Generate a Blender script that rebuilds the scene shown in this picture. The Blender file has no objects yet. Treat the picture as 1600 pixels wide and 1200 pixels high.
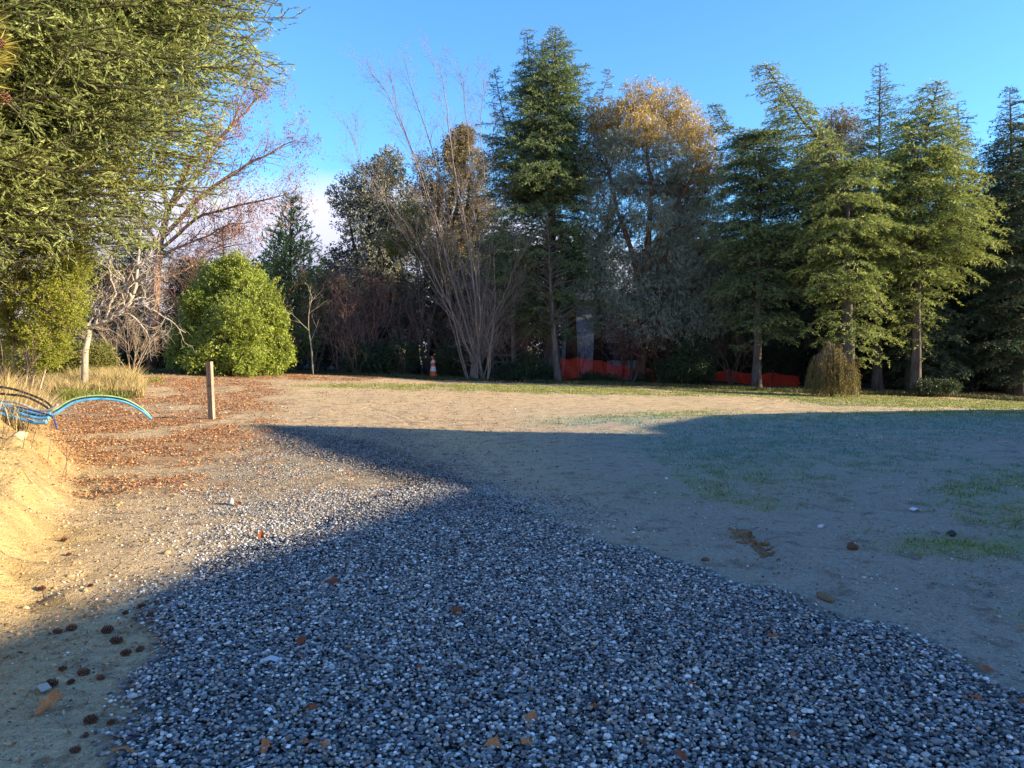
import bpy, math
import numpy as np
from mathutils import Vector

SC = bpy.context.scene
COL = SC.collection
# ------------------------------------------------------------------ camera
F = 1180.0
PITCH = math.atan(60.0 / F)
EYE = 1.6
cam_d = bpy.data.cameras.new('camera')
cam = bpy.data.objects.new('camera', cam_d)
COL.objects.link(cam)
cam.location = (0, 0, EYE)
cam.rotation_euler = (math.pi / 2 - PITCH, 0, 0)
cam_d.sensor_width = 36.0
cam_d.lens = 36.0 * F / 1600.0
cam_d.clip_end = 9000.0
SC.camera = cam
# ------------------------------------------------------------------ sun, sky, exposure
SUN_EL = math.radians(16.0)
SUN_A = 0.16                      # forward part of the light's travel per metre to the left
sun_to = Vector((1.0, -SUN_A, 0)).normalized() * math.cos(SUN_EL) + Vector((0, 0, math.sin(SUN_EL)))
sd = bpy.data.lights.new('sun', 'SUN')
sun = bpy.data.objects.new('sun', sd)
COL.objects.link(sun)
sun.rotation_euler = (-sun_to).to_track_quat('-Z', 'Y').to_euler()
sd.energy = 5.0
sd.angle = math.radians(0.5)
sd.color = (1.0, 0.81, 0.52)
W = bpy.data.worlds.new('World')
SC.world = W
W.use_nodes = True
SC.view_settings.view_transform = 'Standard'
SC.view_settings.look = 'None'
SC.view_settings.gamma = 1.0
SC.view_settings.exposure = 1.58
SC.view_settings.use_curve_mapping = False
SC.cycles.max_bounces = 6
SC.cycles.diffuse_bounces = 3
SC.cycles.transmission_bounces = 3
SC.cycles.transparent_max_bounces = 8
SC.cycles.use_denoising = True


class NT:
    def __init__(s, tree):
        s.t = tree
        s.t.nodes.clear()

    def n(s, kind, ins=None, **props):
        nd = s.t.nodes.new(kind)
        for k, v in props.items():
            setattr(nd, k, v)
        for k, v in (ins or {}).items():
            sock = nd.inputs[k]
            if isinstance(v, bpy.types.NodeSocket):
                s.t.links.new(v, sock)
            else:
                sock.default_value = v
        return nd

    def math(s, op, a, b=0.0, clamp=False):
        nd = s.n('ShaderNodeMath', {0: a, 1: b}, operation=op, use_clamp=clamp)
        return nd.outputs[0]

    def mix(s, f, a, b, mode='MIX'):
        nd = s.n('ShaderNodeMix', data_type='RGBA', blend_type=mode)
        for i, v in ((0, f), (6, a), (7, b)):
            if isinstance(v, bpy.types.NodeSocket):
                s.t.links.new(v, nd.inputs[i])
            else:
                nd.inputs[i].default_value = v if i == 0 else (tuple(v) + (1.0,))[:4]
        return nd.outputs[2]

    def ramp(s, f, stops, interp='LINEAR'):
        nd = s.n('ShaderNodeValToRGB', {0: f})
        cr = nd.color_ramp
        cr.interpolation = interp
        while len(cr.elements) < len(stops):
            cr.elements.new(0.5)
        for e, (p, c) in zip(cr.elements, stops):
            e.position = p
            e.color = (tuple(c) + (1.0,))[:4] if not isinstance(c, float) else (c, c, c, 1)
        return nd.outputs[0]

    def noise(s, vec, scale, detail=4.0, rough=0.55, dist=0.0):
        nd = s.n('ShaderNodeTexNoise', {'Scale': scale, 'Detail': detail, 'Roughness': rough, 'Distortion': dist})
        s.t.links.new(vec, nd.inputs['Vector'])
        return nd.outputs[0]

    def attr(s, name):
        return s.n('ShaderNodeAttribute', attribute_name=name).outputs['Fac']

    def maprange(s, v, a, b, c=0.0, d=1.0):
        nd = s.n('ShaderNodeMapRange', {0: v, 1: a, 2: b, 3: c, 4: d})
        return nd.outputs[0]


def sky_world():
    g = NT(W.node_tree)
    sky = g.n('ShaderNodeTexSky', sky_type='NISHITA', sun_disc=False, sun_elevation=SUN_EL,
              sun_rotation=math.atan2(sun_to.x, sun_to.y), altitude=300.0, air_density=1.0,
              dust_density=0.3, ozone_density=2.5)
    tint = g.mix(1.0, sky.outputs[0], (0.56, 0.93, 1.27), "MULTIPLY")
    tc = g.n('ShaderNodeTexCoord')
    sep = g.n('ShaderNodeSeparateXYZ', {0: tc.outputs['Generated']})
    nz = g.noise(tc.outputs['Generated'], 4.0, 5.0, 0.5)
    nb = g.noise(tc.outputs['Generated'], 1.7, 2.0, 0.5)
    top = g.math('ADD', 0.205, g.math('MULTIPLY', g.math('SUBTRACT', nb, 0.5), 0.16))
    top = g.math('ADD', top, g.math('MULTIPLY', g.math('SUBTRACT', nz, 0.5), 0.05))
    top = g.math('SUBTRACT', top, g.maprange(sep.outputs[0], -0.1, 0.25, 0.0, 0.085))
    top = g.math('ADD', top, g.maprange(sep.outputs[1], -0.1, -0.6, 0.0, 0.16))  # cloud bank raised behind the camera, added to fill the shade
    d = g.math('SUBTRACT', top, sep.outputs[2])
    cl = g.maprange(d, -0.004, 0.03)
    base = g.maprange(d, 0.0, 0.2)
    cc = g.mix(base, (3.2, 3.2, 3.9), (2.0, 2.2, 3.1))
    wsp = g.noise(tc.outputs['Generated'], 2.6, 6.0, 0.6, 0.6)
    wm = g.math('MULTIPLY', g.maprange(wsp, 0.6, 0.85), 0.22)
    c1 = g.mix(wm, tint, (3.4, 3.8, 5.0))
    col = g.mix(cl, c1, cc)
    bg = g.n('ShaderNodeBackground', {'Color': col, 'Strength': 0.112})
    out = g.n('ShaderNodeOutputWorld')
    g.t.links.new(bg.outputs[0], out.inputs[0])


sky_world()
# ------------------------------------------------------------------ helpers
RNG = np.random.default_rng(7)


def hash2(ix, iy, seed=0):
    h = (ix.astype(np.int64) * 374761393 + iy.astype(np.int64) * 668265263 + seed * 974634777) & 0x7fffffff
    h = ((h ^ (h >> 13)) * 1274126177) & 0x7fffffff
    h = h ^ (h >> 16)
    return (h & 0xffff) / 65535.0


def vnoise(x, y, seed=0):
    x = np.asarray(x, float); y = np.asarray(y, float)
    ix = np.floor(x); iy = np.floor(y)
    fx = x - ix; fy = y - iy
    fx = fx * fx * (3 - 2 * fx); fy = fy * fy * (3 - 2 * fy)
    a = hash2(ix, iy, seed); b = hash2(ix + 1, iy, seed)
    c = hash2(ix, iy + 1, seed); d = hash2(ix + 1, iy + 1, seed)
    return (a * (1 - fx) + b * fx) * (1 - fy) + (c * (1 - fx) + d * fx) * fy


def fbm(x, y, seed=0, octv=4):
    s = 0; a = 0.5; t = 0
    for o in range(octv):
        s = s + a * vnoise(np.asarray(x) * 2 ** o + 17.3 * o, np.asarray(y) * 2 ** o + 9.1 * o, seed + o)
        t += a; a *= 0.5
    return s / t


def sstep(a, b, x):
    t = np.clip((x - a) / (b - a), 0, 1)
    return t * t * (3 - 2 * t)


BF_Y = np.array([-50, 0, 2.5, 4.3, 5.2, 7.5, 10.5, 13.5, 17.0, 22.0, 30, 60])
BF_X = np.array([-3.0, -2.5, -2.4, -2.75, -3.25, -4.3, -5.9, -8.1, -11.3, -17, -26, -60])


def terr_base(x, y):
    """large shapes only"""
    x = np.asarray(x, float); y = np.asarray(y, float)
    z = -0.028 * np.clip(x, -40, 40) * sstep(9, 28, y)
    d = np.interp(y, BF_Y, BF_X) - x
    d = np.maximum(d, 0)
    z = z + 1.0 * (1 - np.exp(-d / 1.4)) * sstep(40, 22, y) * sstep(0.0, 0.5, d)
    z = z - 0.07 * np.exp(-(((x + 5.0) / 1.6) ** 2 + ((y - 10.5) / 2.2) ** 2))
    # low leaf strewn rise under the trees at the back
    z = z + 0.12 * np.exp(-((y - 31.5) / 2.0) ** 2) * sstep(-3, -7, x)
    return z


def ray(px, py):
    u = (px - 800.0) / F; v = (600.0 - py) / F
    c, s = math.cos(PITCH), math.sin(PITCH)
    return np.array([u, c + v * s, -s + v * c])


def gp(px, py):
    """pixel of the photograph -> point on the ground"""
    d = ray(px, py)
    z = 0.0
    for _ in range(40):
        t = (z - EYE) / d[2]
        p = d * t
        z = 0.6 * z + 0.4 * float(terr_base(p[0], p[1]))
    t = (z - EYE) / d[2]
    return np.array([d[0] * t, d[1] * t, z])


def wp(px, py, Y):
    d = ray(px, py)
    t = Y / d[1]
    return np.array([d[0] * t, Y, EYE + d[2] * t])


def gpoly(pix):
    return np.array([gp(a, b)[:2] for a, b in pix])


def sdf(poly, x, y):
    """signed distance, positive inside"""
    x = np.asarray(x, float); y = np.asarray(y, float)
    dmin = np.full(x.shape, 1e9); ins = np.zeros(x.shape, bool)
    n = len(poly)
    for i in range(n):
        ax, ay = poly[i]; bx, by = poly[(i + 1) % n]
        ex, ey = bx - ax, by - ay
        t = np.clip(((x - ax) * ex + (y - ay) * ey) / (ex * ex + ey * ey + 1e-12), 0, 1)
        dmin = np.minimum(dmin, np.hypot(x - ax - ex * t, y - ay - ey * t))
        c = ((ay > y) != (by > y)) & (x < (bx - ax) * (y - ay) / (by - ay + 1e-12) + ax)
        ins ^= c
    return np.where(ins, dmin, -dmin)


P_CORE = gpoly([(150, 1290), (200, 1210), (235, 1120), (222, 1060), (262, 1000), (245, 950), (330, 885), (430, 850), (540, 800),
                (640, 755), (560, 722), (470, 708), (425, 690), (440, 672), (560, 690), (680, 735), (800, 792), (900, 832),
                (1000, 862), (1200, 925), (1400, 1000), (1600, 1085), (1720, 1130), (1720, 1290)])
P_MIX = gpoly([(250, 930), (300, 850), (330, 780), (330, 745), (395, 690), (400, 668), (640, 668), (760, 740), (960, 820), (700, 800), (420, 870)])
P_LIT = gpoly([(60, 700), (90, 640), (150, 590), (330, 588), (430, 600), (420, 640), (400, 670), (390, 720), (330, 760), (180, 770), (110, 740)])
P_LIT2 = gpoly([(180, 583), (300, 584), (480, 583), (640, 590), (560, 595), (400, 592)])
GRASS = [(gpoly([(470, 604), (560, 599), (900, 602), (1200, 611), (1650, 630), (1650, 641), (1300, 634), (1180, 619), (900, 617), (700, 611)]), 1.0, 1.0),
         (gpoly([(830, 662), (900, 650), (1120, 640), (1110, 650), (1010, 668)]), .9, .9),
         (gpoly([(1010, 668), (1110, 649), (1620, 641), (1620, 676), (1400, 690), (1300, 730), (1180, 760), (1060, 765), (990, 720), (930, 690)]), .9, 1.5),
         (gpoly([(1000, 765), (1150, 760), (1220, 790), (1100, 805)]), .7, .6),
         (gpoly([(1480, 735), (1640, 710), (1640, 830), (1540, 820), (1470, 780)]), .9, .6),
         (gpoly([(1330, 850), (1400, 838), (1640, 835), (1640, 870), (1450, 868)]), .9, .35),
         (gpoly([(1560, 960), (1640, 940), (1640, 990), (1580, 985)]), .8, .2)]
P_FIELD_EDGE = np.array([gp(x, y)[:2] for x, y in [(0, 588), (300, 584), (480, 585), (640, 592), (800, 598), (1000, 603), (1200, 611), (1400, 619), (1500, 621), (1640, 630)]])


def grass_mask(x, y):
    m = np.zeros(np.shape(x))
    for poly, w, soft in GRASS:
        c = poly.mean(0); r = np.hypot(*(poly - c).T).max() + 1.5
        near = np.hypot(x - c[0], y - c[1]) < r
        if near.any():
            v = np.zeros(np.shape(x)); v[near] = w * sstep(-soft, soft, sdf(poly, x[near], y[near]))
            m = np.maximum(m, v)
    n = fbm(x * 1.1, y * 1.1, 5, 3)
    m = m * sstep(.30, .50, n + (m - .5) * .25) * (.45 + .55 * sstep(.42, .58, fbm(x * 3.1, y * 4.5, 6, 3)))
    right = sstep(2.5, 5, x) * sstep(4.6, 6, y) * sstep(15, 11, y) * sstep(.50, .60, fbm(x * 1.3 + 9, y * 1.3, 15, 4)) * .8 * sstep(.4, .55, fbm(x * 4, y * 5, 16, 3))
    return np.maximum(m, right)


def grav_mask(x, y):
    near = (y < 22) & (y > -6) & (x > -9) & (x < 9)
    g = np.zeros(np.shape(x)); mx = np.zeros(np.shape(x))
    xn, yn = x[near], y[near]
    jx = (fbm(xn * 2.3, yn * 2.3, 31, 3) - .5) * .5; jy = (fbm(xn * 2.3, yn * 2.3, 41, 3) - .5) * .5
    g[near] = sstep(-.12 - .05 * np.maximum(yn - 5, 0), .16 + .03 * np.maximum(yn - 5, 0), sdf(P_CORE, xn + jx, yn + jy))
    g[near] = np.maximum(g[near], (yn < 3.2) * sstep(-1.75, -1.45, xn + jx) * sstep(4.2, 3.4, xn))
    mx[near] = sstep(-.5, .5, sdf(P_MIX, xn + jx, yn + jy))
    return g, mx


def litter_mask(x, y):
    near = (y < 40) & (y > 0) & (x < 2)
    m = np.zeros(np.shape(x))
    xn, yn = x[near], y[near]
    v = np.maximum(sstep(-.8, .8, sdf(P_LIT, xn, yn)), sstep(-.8, .5, sdf(P_LIT2, xn, yn)))
    n = fbm(xn * .9, yn * .6, 55, 5)
    m[near] = v * sstep(.36, .60, n + .12)
    return m


TRACKS = [tuple(gp(*p)[:2]) + tuple(gp(*q)[:2]) for p, q in [((575, 636), (640, 664)), ((610, 640), (665, 655)), ((1060, 612), (1200, 628)), ((1180, 640), (1240, 622)),
          ((1250, 880), (1290, 990)), ((1130, 800), (1200, 900)), ((1010, 700), (1290, 720))]]


def terr(x, y):
    x = np.asarray(x, float); y = np.asarray(y, float)
    sh = x.shape
    x = np.atleast_1d(x).ravel(); y = np.atleast_1d(y).ravel()
    z = terr_base(x, y)
    d = np.interp(y, BF_Y, BF_X) - x
    bank = sstep(-.5, .8, d) * sstep(40, 25, y)
    fade = sstep(60, 35, np.abs(y)) * sstep(60, 40, np.abs(x))
    z = z + fade * ((fbm(x * .6, y * .6, 3, 3) - .5) * .05 + (fbm(x * 3.1, y * 3.1, 4, 3) - .5) * .022)
    z = z + bank * ((fbm(x * 1.3, y * 1.3, 11, 4) - .5) * .5 + (fbm(x * 5, y * 5, 12, 4) - .5) * .27)
    z = z + fade * sstep(2, 5, x) * sstep(22, 12, y) * (fbm(x * 4.2, y * 4.2, 13, 4) - .5) * .085
    for (ax, ay, bx, by) in TRACKS:
        L2 = (bx - ax) ** 2 + (by - ay) ** 2
        t = np.clip(((x - ax) * (bx - ax) + (y - ay) * (by - ay)) / L2, 0, 1)
        dd = np.hypot(x - ax - t * (bx - ax) - .15 * np.sin(t * 3.14), y - ay - t * (by - ay))
        z = z - .022 * np.exp(-(dd / .06) ** 2) + .008 * np.exp(-((dd - .13) / .06) ** 2)
    # wheel ruts across the far field
    rut = np.exp(-((y - 25.2 - .04 * x) / .18) ** 2) + np.exp(-((y - 23.4 - .04 * x) / .18) ** 2)
    z = z - .035 * rut * sstep(-9, -6, x) * sstep(16, 10, x)
    g, mx = grav_mask(x, y)
    z = z + .03 * g * sstep(10.5, 7.0, y)
    return z.reshape(sh) if sh else float(z[0])


def mk(name, V, Q=None, T=None, mat=None, parent=None, attrs=None, smooth=False, mats=None, midx=None):
    V = np.asarray(V, np.float32)
    me = bpy.data.meshes.new(name)
    Q = np.zeros((0, 4), np.int32) if Q is None else np.asarray(Q, np.int32)
    T = np.zeros((0, 3), np.int32) if T is None else np.asarray(T, np.int32)
    me.vertices.add(len(V)); me.vertices.foreach_set('co', V.ravel())
    nl = Q.size + T.size
    me.loops.add(nl)
    me.loops.foreach_set('vertex_index', np.concatenate([Q.ravel(), T.ravel()]))
    me.polygons.add(len(Q) + len(T))
    ls = np.concatenate([np.arange(len(Q)) * 4, Q.size + np.arange(len(T)) * 3]).astype(np.int32)
    me.polygons.foreach_set('loop_start', ls)
    me.polygons.foreach_set('use_smooth', np.full(len(ls), smooth))
    if midx is not None:
        me.polygons.foreach_set('material_index', np.asarray(midx, np.int32))
    me.update(calc_edges=True)
    for k, a in (attrs or {}).items():
        at = me.attributes.new(k, 'FLOAT', 'POINT')
        at.data.foreach_set('value', np.asarray(a, np.float32))
    for m in (mats or ([mat] if mat else [])):
        me.materials.append(m)
    o = bpy.data.objects.new(name, me)
    COL.objects.link(o)
    if parent is not None:
        o.parent = parent
    return o


def tag(o, label=None, cat=None, group=None, kind=None):
    if label: o['label'] = label
    if cat: o['category'] = cat
    if group: o['group'] = group
    if kind: o['kind'] = kind
    return o


def empty(name, loc, label, cat, group=None):
    o = bpy.data.objects.new(name, None)
    COL.objects.link(o)
    o.location = tuple(float(v) for v in loc)
    o.empty_display_size = 0.2
    return tag(o, label, cat, group)


def copy_tree(o, loc, rot, scale, label):
    c = o.copy(); COL.objects.link(c)
    c.location = loc; c.rotation_euler = (0, 0, rot); c.scale = (scale,) * 3
    c['label'] = label
    for ch in [k for k in COL.objects if k.parent == o]:
        d = ch.copy(); COL.objects.link(d); d.parent = c
    return c


def unit(v):
    v = np.asarray(v, float)
    return v / (np.linalg.norm(v, axis=-1, keepdims=True) + 1e-12)


class Geo:
    """collects pieces of one mesh"""
    def __init__(s):
        s.V = []; s.Q = []; s.T = []; s.A = {}; s.n = 0; s.M = []

    def add(s, V, Q=None, T=None, **attrs):
        V = np.asarray(V, float).reshape(-1, 3)
        s.V.append(V)
        if Q is not None and len(Q): s.Q.append(np.asarray(Q) + s.n)
        if T is not None and len(T): s.T.append(np.asarray(T) + s.n)
        for k in set(attrs) | set(s.A):
            s.A.setdefault(k, [np.zeros(s.n)] if s.n else [])
            a = attrs.get(k, 0.0)
            s.A[k].append(np.broadcast_to(np.asarray(a, float), (len(V),)) if np.ndim(a) == 0 or len(a) == len(V) else a)
        s.n += len(V)

    def build(s, name, mat, parent=None, smooth=False, origin=(0, 0, 0)):
        V = np.concatenate(s.V) - np.asarray(origin, float)
        Q = np.concatenate(s.Q) if s.Q else None
        T = np.concatenate(s.T) if s.T else None
        return mk(name, V, Q, T, mat, parent, {k: np.concatenate(a) for k, a in s.A.items()}, smooth)


def tube(g, pts, rad, k=10, cap=True, bump=0.0, seed=0, **at):
    pts = np.asarray(pts, float); rad = np.broadcast_to(np.asarray(rad, float), (len(pts),))
    t = unit(np.gradient(pts, axis=0))
    ref = np.array([0, 0, 1.0]) if abs(t[0][2]) < .8 else np.array([0, 1.0, 0])
    u = unit(np.cross(t, ref)); v = np.cross(t, u)
    a = np.arange(k) / k * 2 * np.pi
    r = rad[:, None] * np.ones(k)[None]
    if bump:
        rr = np.random.default_rng(seed)
        r = r * (1 + bump * (rr.random((len(pts), k)) - .5) + bump * .8 * np.cos(a * 3 + 1)[None])
    P = pts[:, None] + r[..., None] * (np.cos(a)[None, :, None] * u[:, None] + np.sin(a)[None, :, None] * v[:, None])
    n = len(pts)
    i = np.arange(n - 1)[:, None] * k; j = np.arange(k)[None]; j2 = (j + 1) % k
    Q = np.stack([i + j, i + j2, i + k + j2, i + k + j], -1).reshape(-1, 4)
    V = P.reshape(-1, 3)
    T = None
    if cap:
        V = np.concatenate([V, pts[:1], pts[-1:]])
        jj = np.arange(k)
        T = np.concatenate([np.stack([np.full(k, n * k), (jj + 1) % k, jj], -1),
                            np.stack([np.full(k, n * k + 1), (n - 1) * k + jj, (n - 1) * k + (jj + 1) % k], -1)])
    g.add(V, Q, T, **at)


def segs(g, P0, P1, r0, r1, k=3):
    """many straight tapered sticks at once"""
    P0 = np.asarray(P0, float); P1 = np.asarray(P1, float)
    N = len(P0)
    if N == 0: return
    t = unit(P1 - P0)
    ref = np.where(np.abs(t[:, 2:3]) < .9, np.array([[0, 0, 1.0]]), np.array([[1.0, 0, 0]]))
    u = unit(np.cross(t, ref)); v = np.cross(t, u)
    a = np.arange(k) / k * 2 * np.pi
    ring = np.cos(a)[None, :, None] * u[:, None] + np.sin(a)[None, :, None] * v[:, None]
    r0 = np.broadcast_to(r0, (N,)); r1 = np.broadcast_to(r1, (N,))
    A = P0[:, None] + ring * r0[:, None, None]; B = P1[:, None] + ring * r1[:, None, None]
    V = np.concatenate([A, B], 1).reshape(-1, 3)
    j = np.arange(k); q = np.stack([j, (j + 1) % k, k + (j + 1) % k, k + j], -1)
    Q = (np.arange(N)[:, None, None] * 2 * k + q[None]).reshape(-1, 4)
    g.add(V, Q)


def curve_pts(P0, D, L, droop, n=6):
    t = np.linspace(0, 1, n)
    p = P0[:, None] + D[:, None] * (L[:, None, None] * t[None, :, None])
    p[..., 2] -= (droop * L)[:, None] * t[None] ** 2
    return p


def tubes_from_curves(g, P0, D, L, droop, r0, r1, n=5, k=4):
    p = curve_pts(P0, D, L, droop, n)
    t = np.linspace(0, 1, n)
    rr = r0[:, None] * (1 - t) + r1[:, None] * t
    for i in range(n - 1):
        segs(g, p[:, i], p[:, i + 1], rr[:, i], rr[:, i + 1], k)


def kids(rng, P0, D, L, droop, spacing, tmin, ang, lenf, up=0.0, jit=0.15, kdroop=0.1, flat=1.0, tmax=1.0):
    n = np.maximum(1, (L * (tmax - tmin) / spacing).astype(int))
    idx = np.repeat(np.arange(len(L)), n)
    st = np.concatenate([[0], np.cumsum(n)[:-1]])
    k = np.arange(len(idx)) - st[idx]
    t = tmin + (k + rng.random(len(idx))) / n[idx] * (tmax - tmin)
    P = P0[idx] + D[idx] * (L[idx] * t)[:, None]
    P[:, 2] -= (droop[idx] * L[idx]) * t * t
    T = D[idx].copy(); T[:, 2] -= 2 * droop[idx] * t
    T = unit(T)
    side = np.where((k % 2) == 0, 1.0, -1.0)
    S = np.cross(T, np.array([[0, 0, 1.0]])); S = unit(S + 1e-6)
    N = np.cross(S, T)
    if flat < 1:
        th = (1 - flat) * rng.normal(0, 1.2, len(idx))
        S = S * np.cos(th)[:, None] + N * np.sin(th)[:, None]
    a = np.radians(ang[0]) + np.radians(ang[1]) * rng.normal(0, 1, len(idx))
    d = T * np.cos(a)[:, None] + S * (side * np.sin(a))[:, None]
    d[:, 2] += up
    d = unit(d + rng.normal(0, jit, d.shape))
    l = lenf(t, L[idx]) * rng.uniform(.7, 1.2, len(idx))
    return P, d, l, np.full(len(idx), kdroop), t, idx


def leaves(g, rng, P, D, length, width, tip=None, rnd=None, up=None):
    N = len(P)
    if N == 0: return
    l = length * rng.uniform(.7, 1.25, N); w = width * rng.uniform(.75, 1.2, N)
    r = rng.normal(0, 1, (N, 3))
    if up is not None: r = r * .6 + np.array([0, 0, up])
    S = unit(np.cross(D, r))
    M = P + D * (l * .45)[:, None]
    V = np.stack([P, M + S * (w / 2)[:, None], P + D * l[:, None], M - S * (w / 2)[:, None]], 1).reshape(-1, 3)
    Q = np.arange(N * 4).reshape(-1, 4)
    rv = rng.random(N) if rnd is None else rnd
    tp = np.zeros(N) if tip is None else tip
    g.add(V, Q, rnd=np.repeat(rv, 4), tip=np.repeat(tp, 4))


def tufts(rng, g, P0, D, L, droop, spacing, ll, lw, fwd=.6, tip=None, tmin=.05, updir=0.0, upn=None):
    n = np.maximum(2, (L * (1 - tmin) / spacing).astype(int))
    idx = np.repeat(np.arange(len(L)), n)
    t = tmin + (1 - tmin) * rng.random(len(idx))
    P = P0[idx] + D[idx] * (L[idx] * t)[:, None]
    P[:, 2] -= droop[idx] * L[idx] * t * t
    r = rng.normal(0, 1, (len(idx), 3))
    r = unit(r - D[idx] * np.sum(r * D[idx], -1, keepdims=True))
    d = D[idx] * fwd + r * (1 - fwd * .6)
    d[:, 2] += updir
    d = unit(d)
    tv = t if tip is None else np.clip(tip[idx] * .7 + t * .3, 0, 1)
    rv = np.clip(.5 * rng.random(len(L))[idx] + .5 * rng.random(len(idx)), 0, 1)
    leaves(g, rng, P, d, ll, lw, tv, rv, upn)
    return


# ------------------------------------------------------------------ materials
def new_mat(name):
    m = bpy.data.materials.new(name); m.use_nodes = True
    return m, NT(m.node_tree)


def out(g, sh, disp=None):
    o = g.n('ShaderNodeOutputMaterial')
    g.t.links.new(sh, o.inputs[0])


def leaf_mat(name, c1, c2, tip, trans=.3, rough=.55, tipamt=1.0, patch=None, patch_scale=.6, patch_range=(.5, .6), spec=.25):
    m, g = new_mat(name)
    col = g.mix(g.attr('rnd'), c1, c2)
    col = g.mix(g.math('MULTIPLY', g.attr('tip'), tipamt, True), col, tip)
    tc = g.n('ShaderNodeNewGeometry')
    if patch:
        pn = g.noise(tc.outputs['Position'], patch_scale, 2.0)
        col = g.mix(g.maprange(pn, *patch_range), col, patch)
    vn = g.noise(tc.outputs['Position'], 1.3, 2.0)
    hsv = g.n('ShaderNodeHueSaturation', {'Value': g.maprange(vn, .3, .7, .75, 1.25), 'Color': col})
    col = hsv.outputs[0]
    p = g.n('ShaderNodeBsdfPrincipled', {'Base Color': col, 'Roughness': rough, 'Specular IOR Level': spec})
    t = g.n('ShaderNodeBsdfTranslucent', {'Color': col})
    mx = g.n('ShaderNodeMixShader', {0: trans, 1: p.outputs[0], 2: t.outputs[0]})
    out(g, mx.outputs[0])
    return m


def bark_mat(name, c1, c2, scale=9.0, stretch=.18, bump=.5):
    m, g = new_mat(name)
    tc = g.n('ShaderNodeTexCoord')
    mp = g.n('ShaderNodeMapping', {'Vector': tc.outputs['Object'], 'Scale': (1, 1, stretch)})
    n1 = g.noise(mp.outputs[0], scale, 5.0, .65)
    n2 = g.noise(tc.outputs['Object'], 1.1, 3.0)
    f = g.math('ADD', g.math('MULTIPLY', n1, .7), g.math('MULTIPLY', n2, .3))
    col = g.ramp(f, [(.36, c1), (.62, c2)])
    b = g.n('ShaderNodeBump', {'Height': n1, 'Strength': bump, 'Distance': .03})
    p = g.n('ShaderNodeBsdfPrincipled', {'Base Color': col, 'Roughness': .9, 'Normal': b.outputs[0], 'Specular IOR Level': .15})
    out(g, p.outputs[0])
    return m


def plain_mat(name, c1, c2=None, rough=.6, scale=6.0, bump=0.0, metal=0.0, stretch=(1, 1, 1), spec=.4):
    m, g = new_mat(name)
    tc = g.n('ShaderNodeTexCoord')
    mp = g.n('ShaderNodeMapping', {'Vector': tc.outputs['Object'], 'Scale': stretch})
    n1 = g.noise(mp.outputs[0], scale, 5.0, .6)
    col = g.ramp(n1, [(.35, c1), (.65, c2 or c1)])
    ins = {'Base Color': col, 'Roughness': rough, 'Metallic': metal, 'Specular IOR Level': spec}
    if bump:
        ins['Normal'] = g.n('ShaderNodeBump', {'Height': n1, 'Strength': bump, 'Distance': .01}).outputs[0]
    p = g.n('ShaderNodeBsdfPrincipled', ins)
    out(g, p.outputs[0])
    return m


def attr_ramp_mat(name, stops, rough=.6, trans=0.0, spec=.3, noise=.25, nscale=60.0):
    m, g = new_mat(name)
    col = g.ramp(g.attr('rnd'), stops)
    tc = g.n('ShaderNodeNewGeometry')
    n1 = g.noise(tc.outputs['Position'], nscale, 3.0)
    col = g.n('ShaderNodeHueSaturation', {'Value': g.maprange(n1, .3, .7, 1 - noise, 1 + noise), 'Color': col}).outputs[0]
    p = g.n('ShaderNodeBsdfPrincipled', {'Base Color': col, 'Roughness': rough, 'Specular IOR Level': spec})
    sh = p.outputs[0]
    if trans:
        t = g.n('ShaderNodeBsdfTranslucent', {'Color': col})
        sh = g.n('ShaderNodeMixShader', {0: trans, 1: sh, 2: t.outputs[0]}).outputs[0]
    out(g, sh)
    return m


M = {}
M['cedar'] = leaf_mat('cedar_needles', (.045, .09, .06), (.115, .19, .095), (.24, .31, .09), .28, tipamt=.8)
M['cedar_lit'] = leaf_mat('sunlit_cedar_needles', (.06, .115, .05), (.18, .26, .09), (.44, .48, .10), .30, tipamt=.85)  # brighter copy of the cedar needles, sunlight put into the colour
M['cedar_dark'] = leaf_mat('shaded_cedar_needles', (.028, .058, .042), (.07, .12, .07), (.13, .18, .075), .3, tipamt=.6)  # darker copy of the cedar needles, shade put into the colour
M['spruce'] = leaf_mat('spruce_needles', (.065, .115, .06), (.21, .28, .10), (.46, .49, .15), .25, tipamt=.55,
                       patch=(.30, .29, .07), patch_scale=.55, patch_range=(.56, .74))
M['pine'] = leaf_mat('pine_needles', (.10, .20, .04), (.22, .38, .08), (.36, .50, .12), .25, tipamt=.6)
M['pine_gold'] = leaf_mat('golden_pine_needles', (.35, .28, .04), (.5, .42, .08), (.55, .48, .12), .35)
M['pine_grey'] = leaf_mat('grey_pine_needles', (.045, .075, .055), (.10, .13, .09), (.15, .17, .11), .25)
M['euc'] = leaf_mat('eucalyptus_leaves', (.14, .185, .145), (.28, .32, .23), (.38, .36, .18), .28, tipamt=.35, rough=.45, spec=.4)
M['euc_gold'] = leaf_mat('golden_eucalyptus_leaves', (.32, .235, .07), (.50, .37, .12), (.64, .48, .15), .28, tipamt=.4, rough=.45, spec=.4)
M['bush'] = leaf_mat('light_green_leaves', (.12, .18, .025), (.34, .41, .065), (.54, .57, .13), .3, tipamt=.45, rough=.4, spec=.45)
M['bush_yellow'] = leaf_mat('yellow_green_leaves', (.16, .20, .025), (.34, .36, .06), (.46, .46, .10), .35, tipamt=.45)
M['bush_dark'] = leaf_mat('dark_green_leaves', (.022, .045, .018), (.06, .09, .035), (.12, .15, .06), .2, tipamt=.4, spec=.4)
M['grey_leaf'] = leaf_mat('grey_green_leaves', (.11, .125, .10), (.25, .27, .21), (.36, .36, .28), .25, tipamt=.5)
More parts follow.
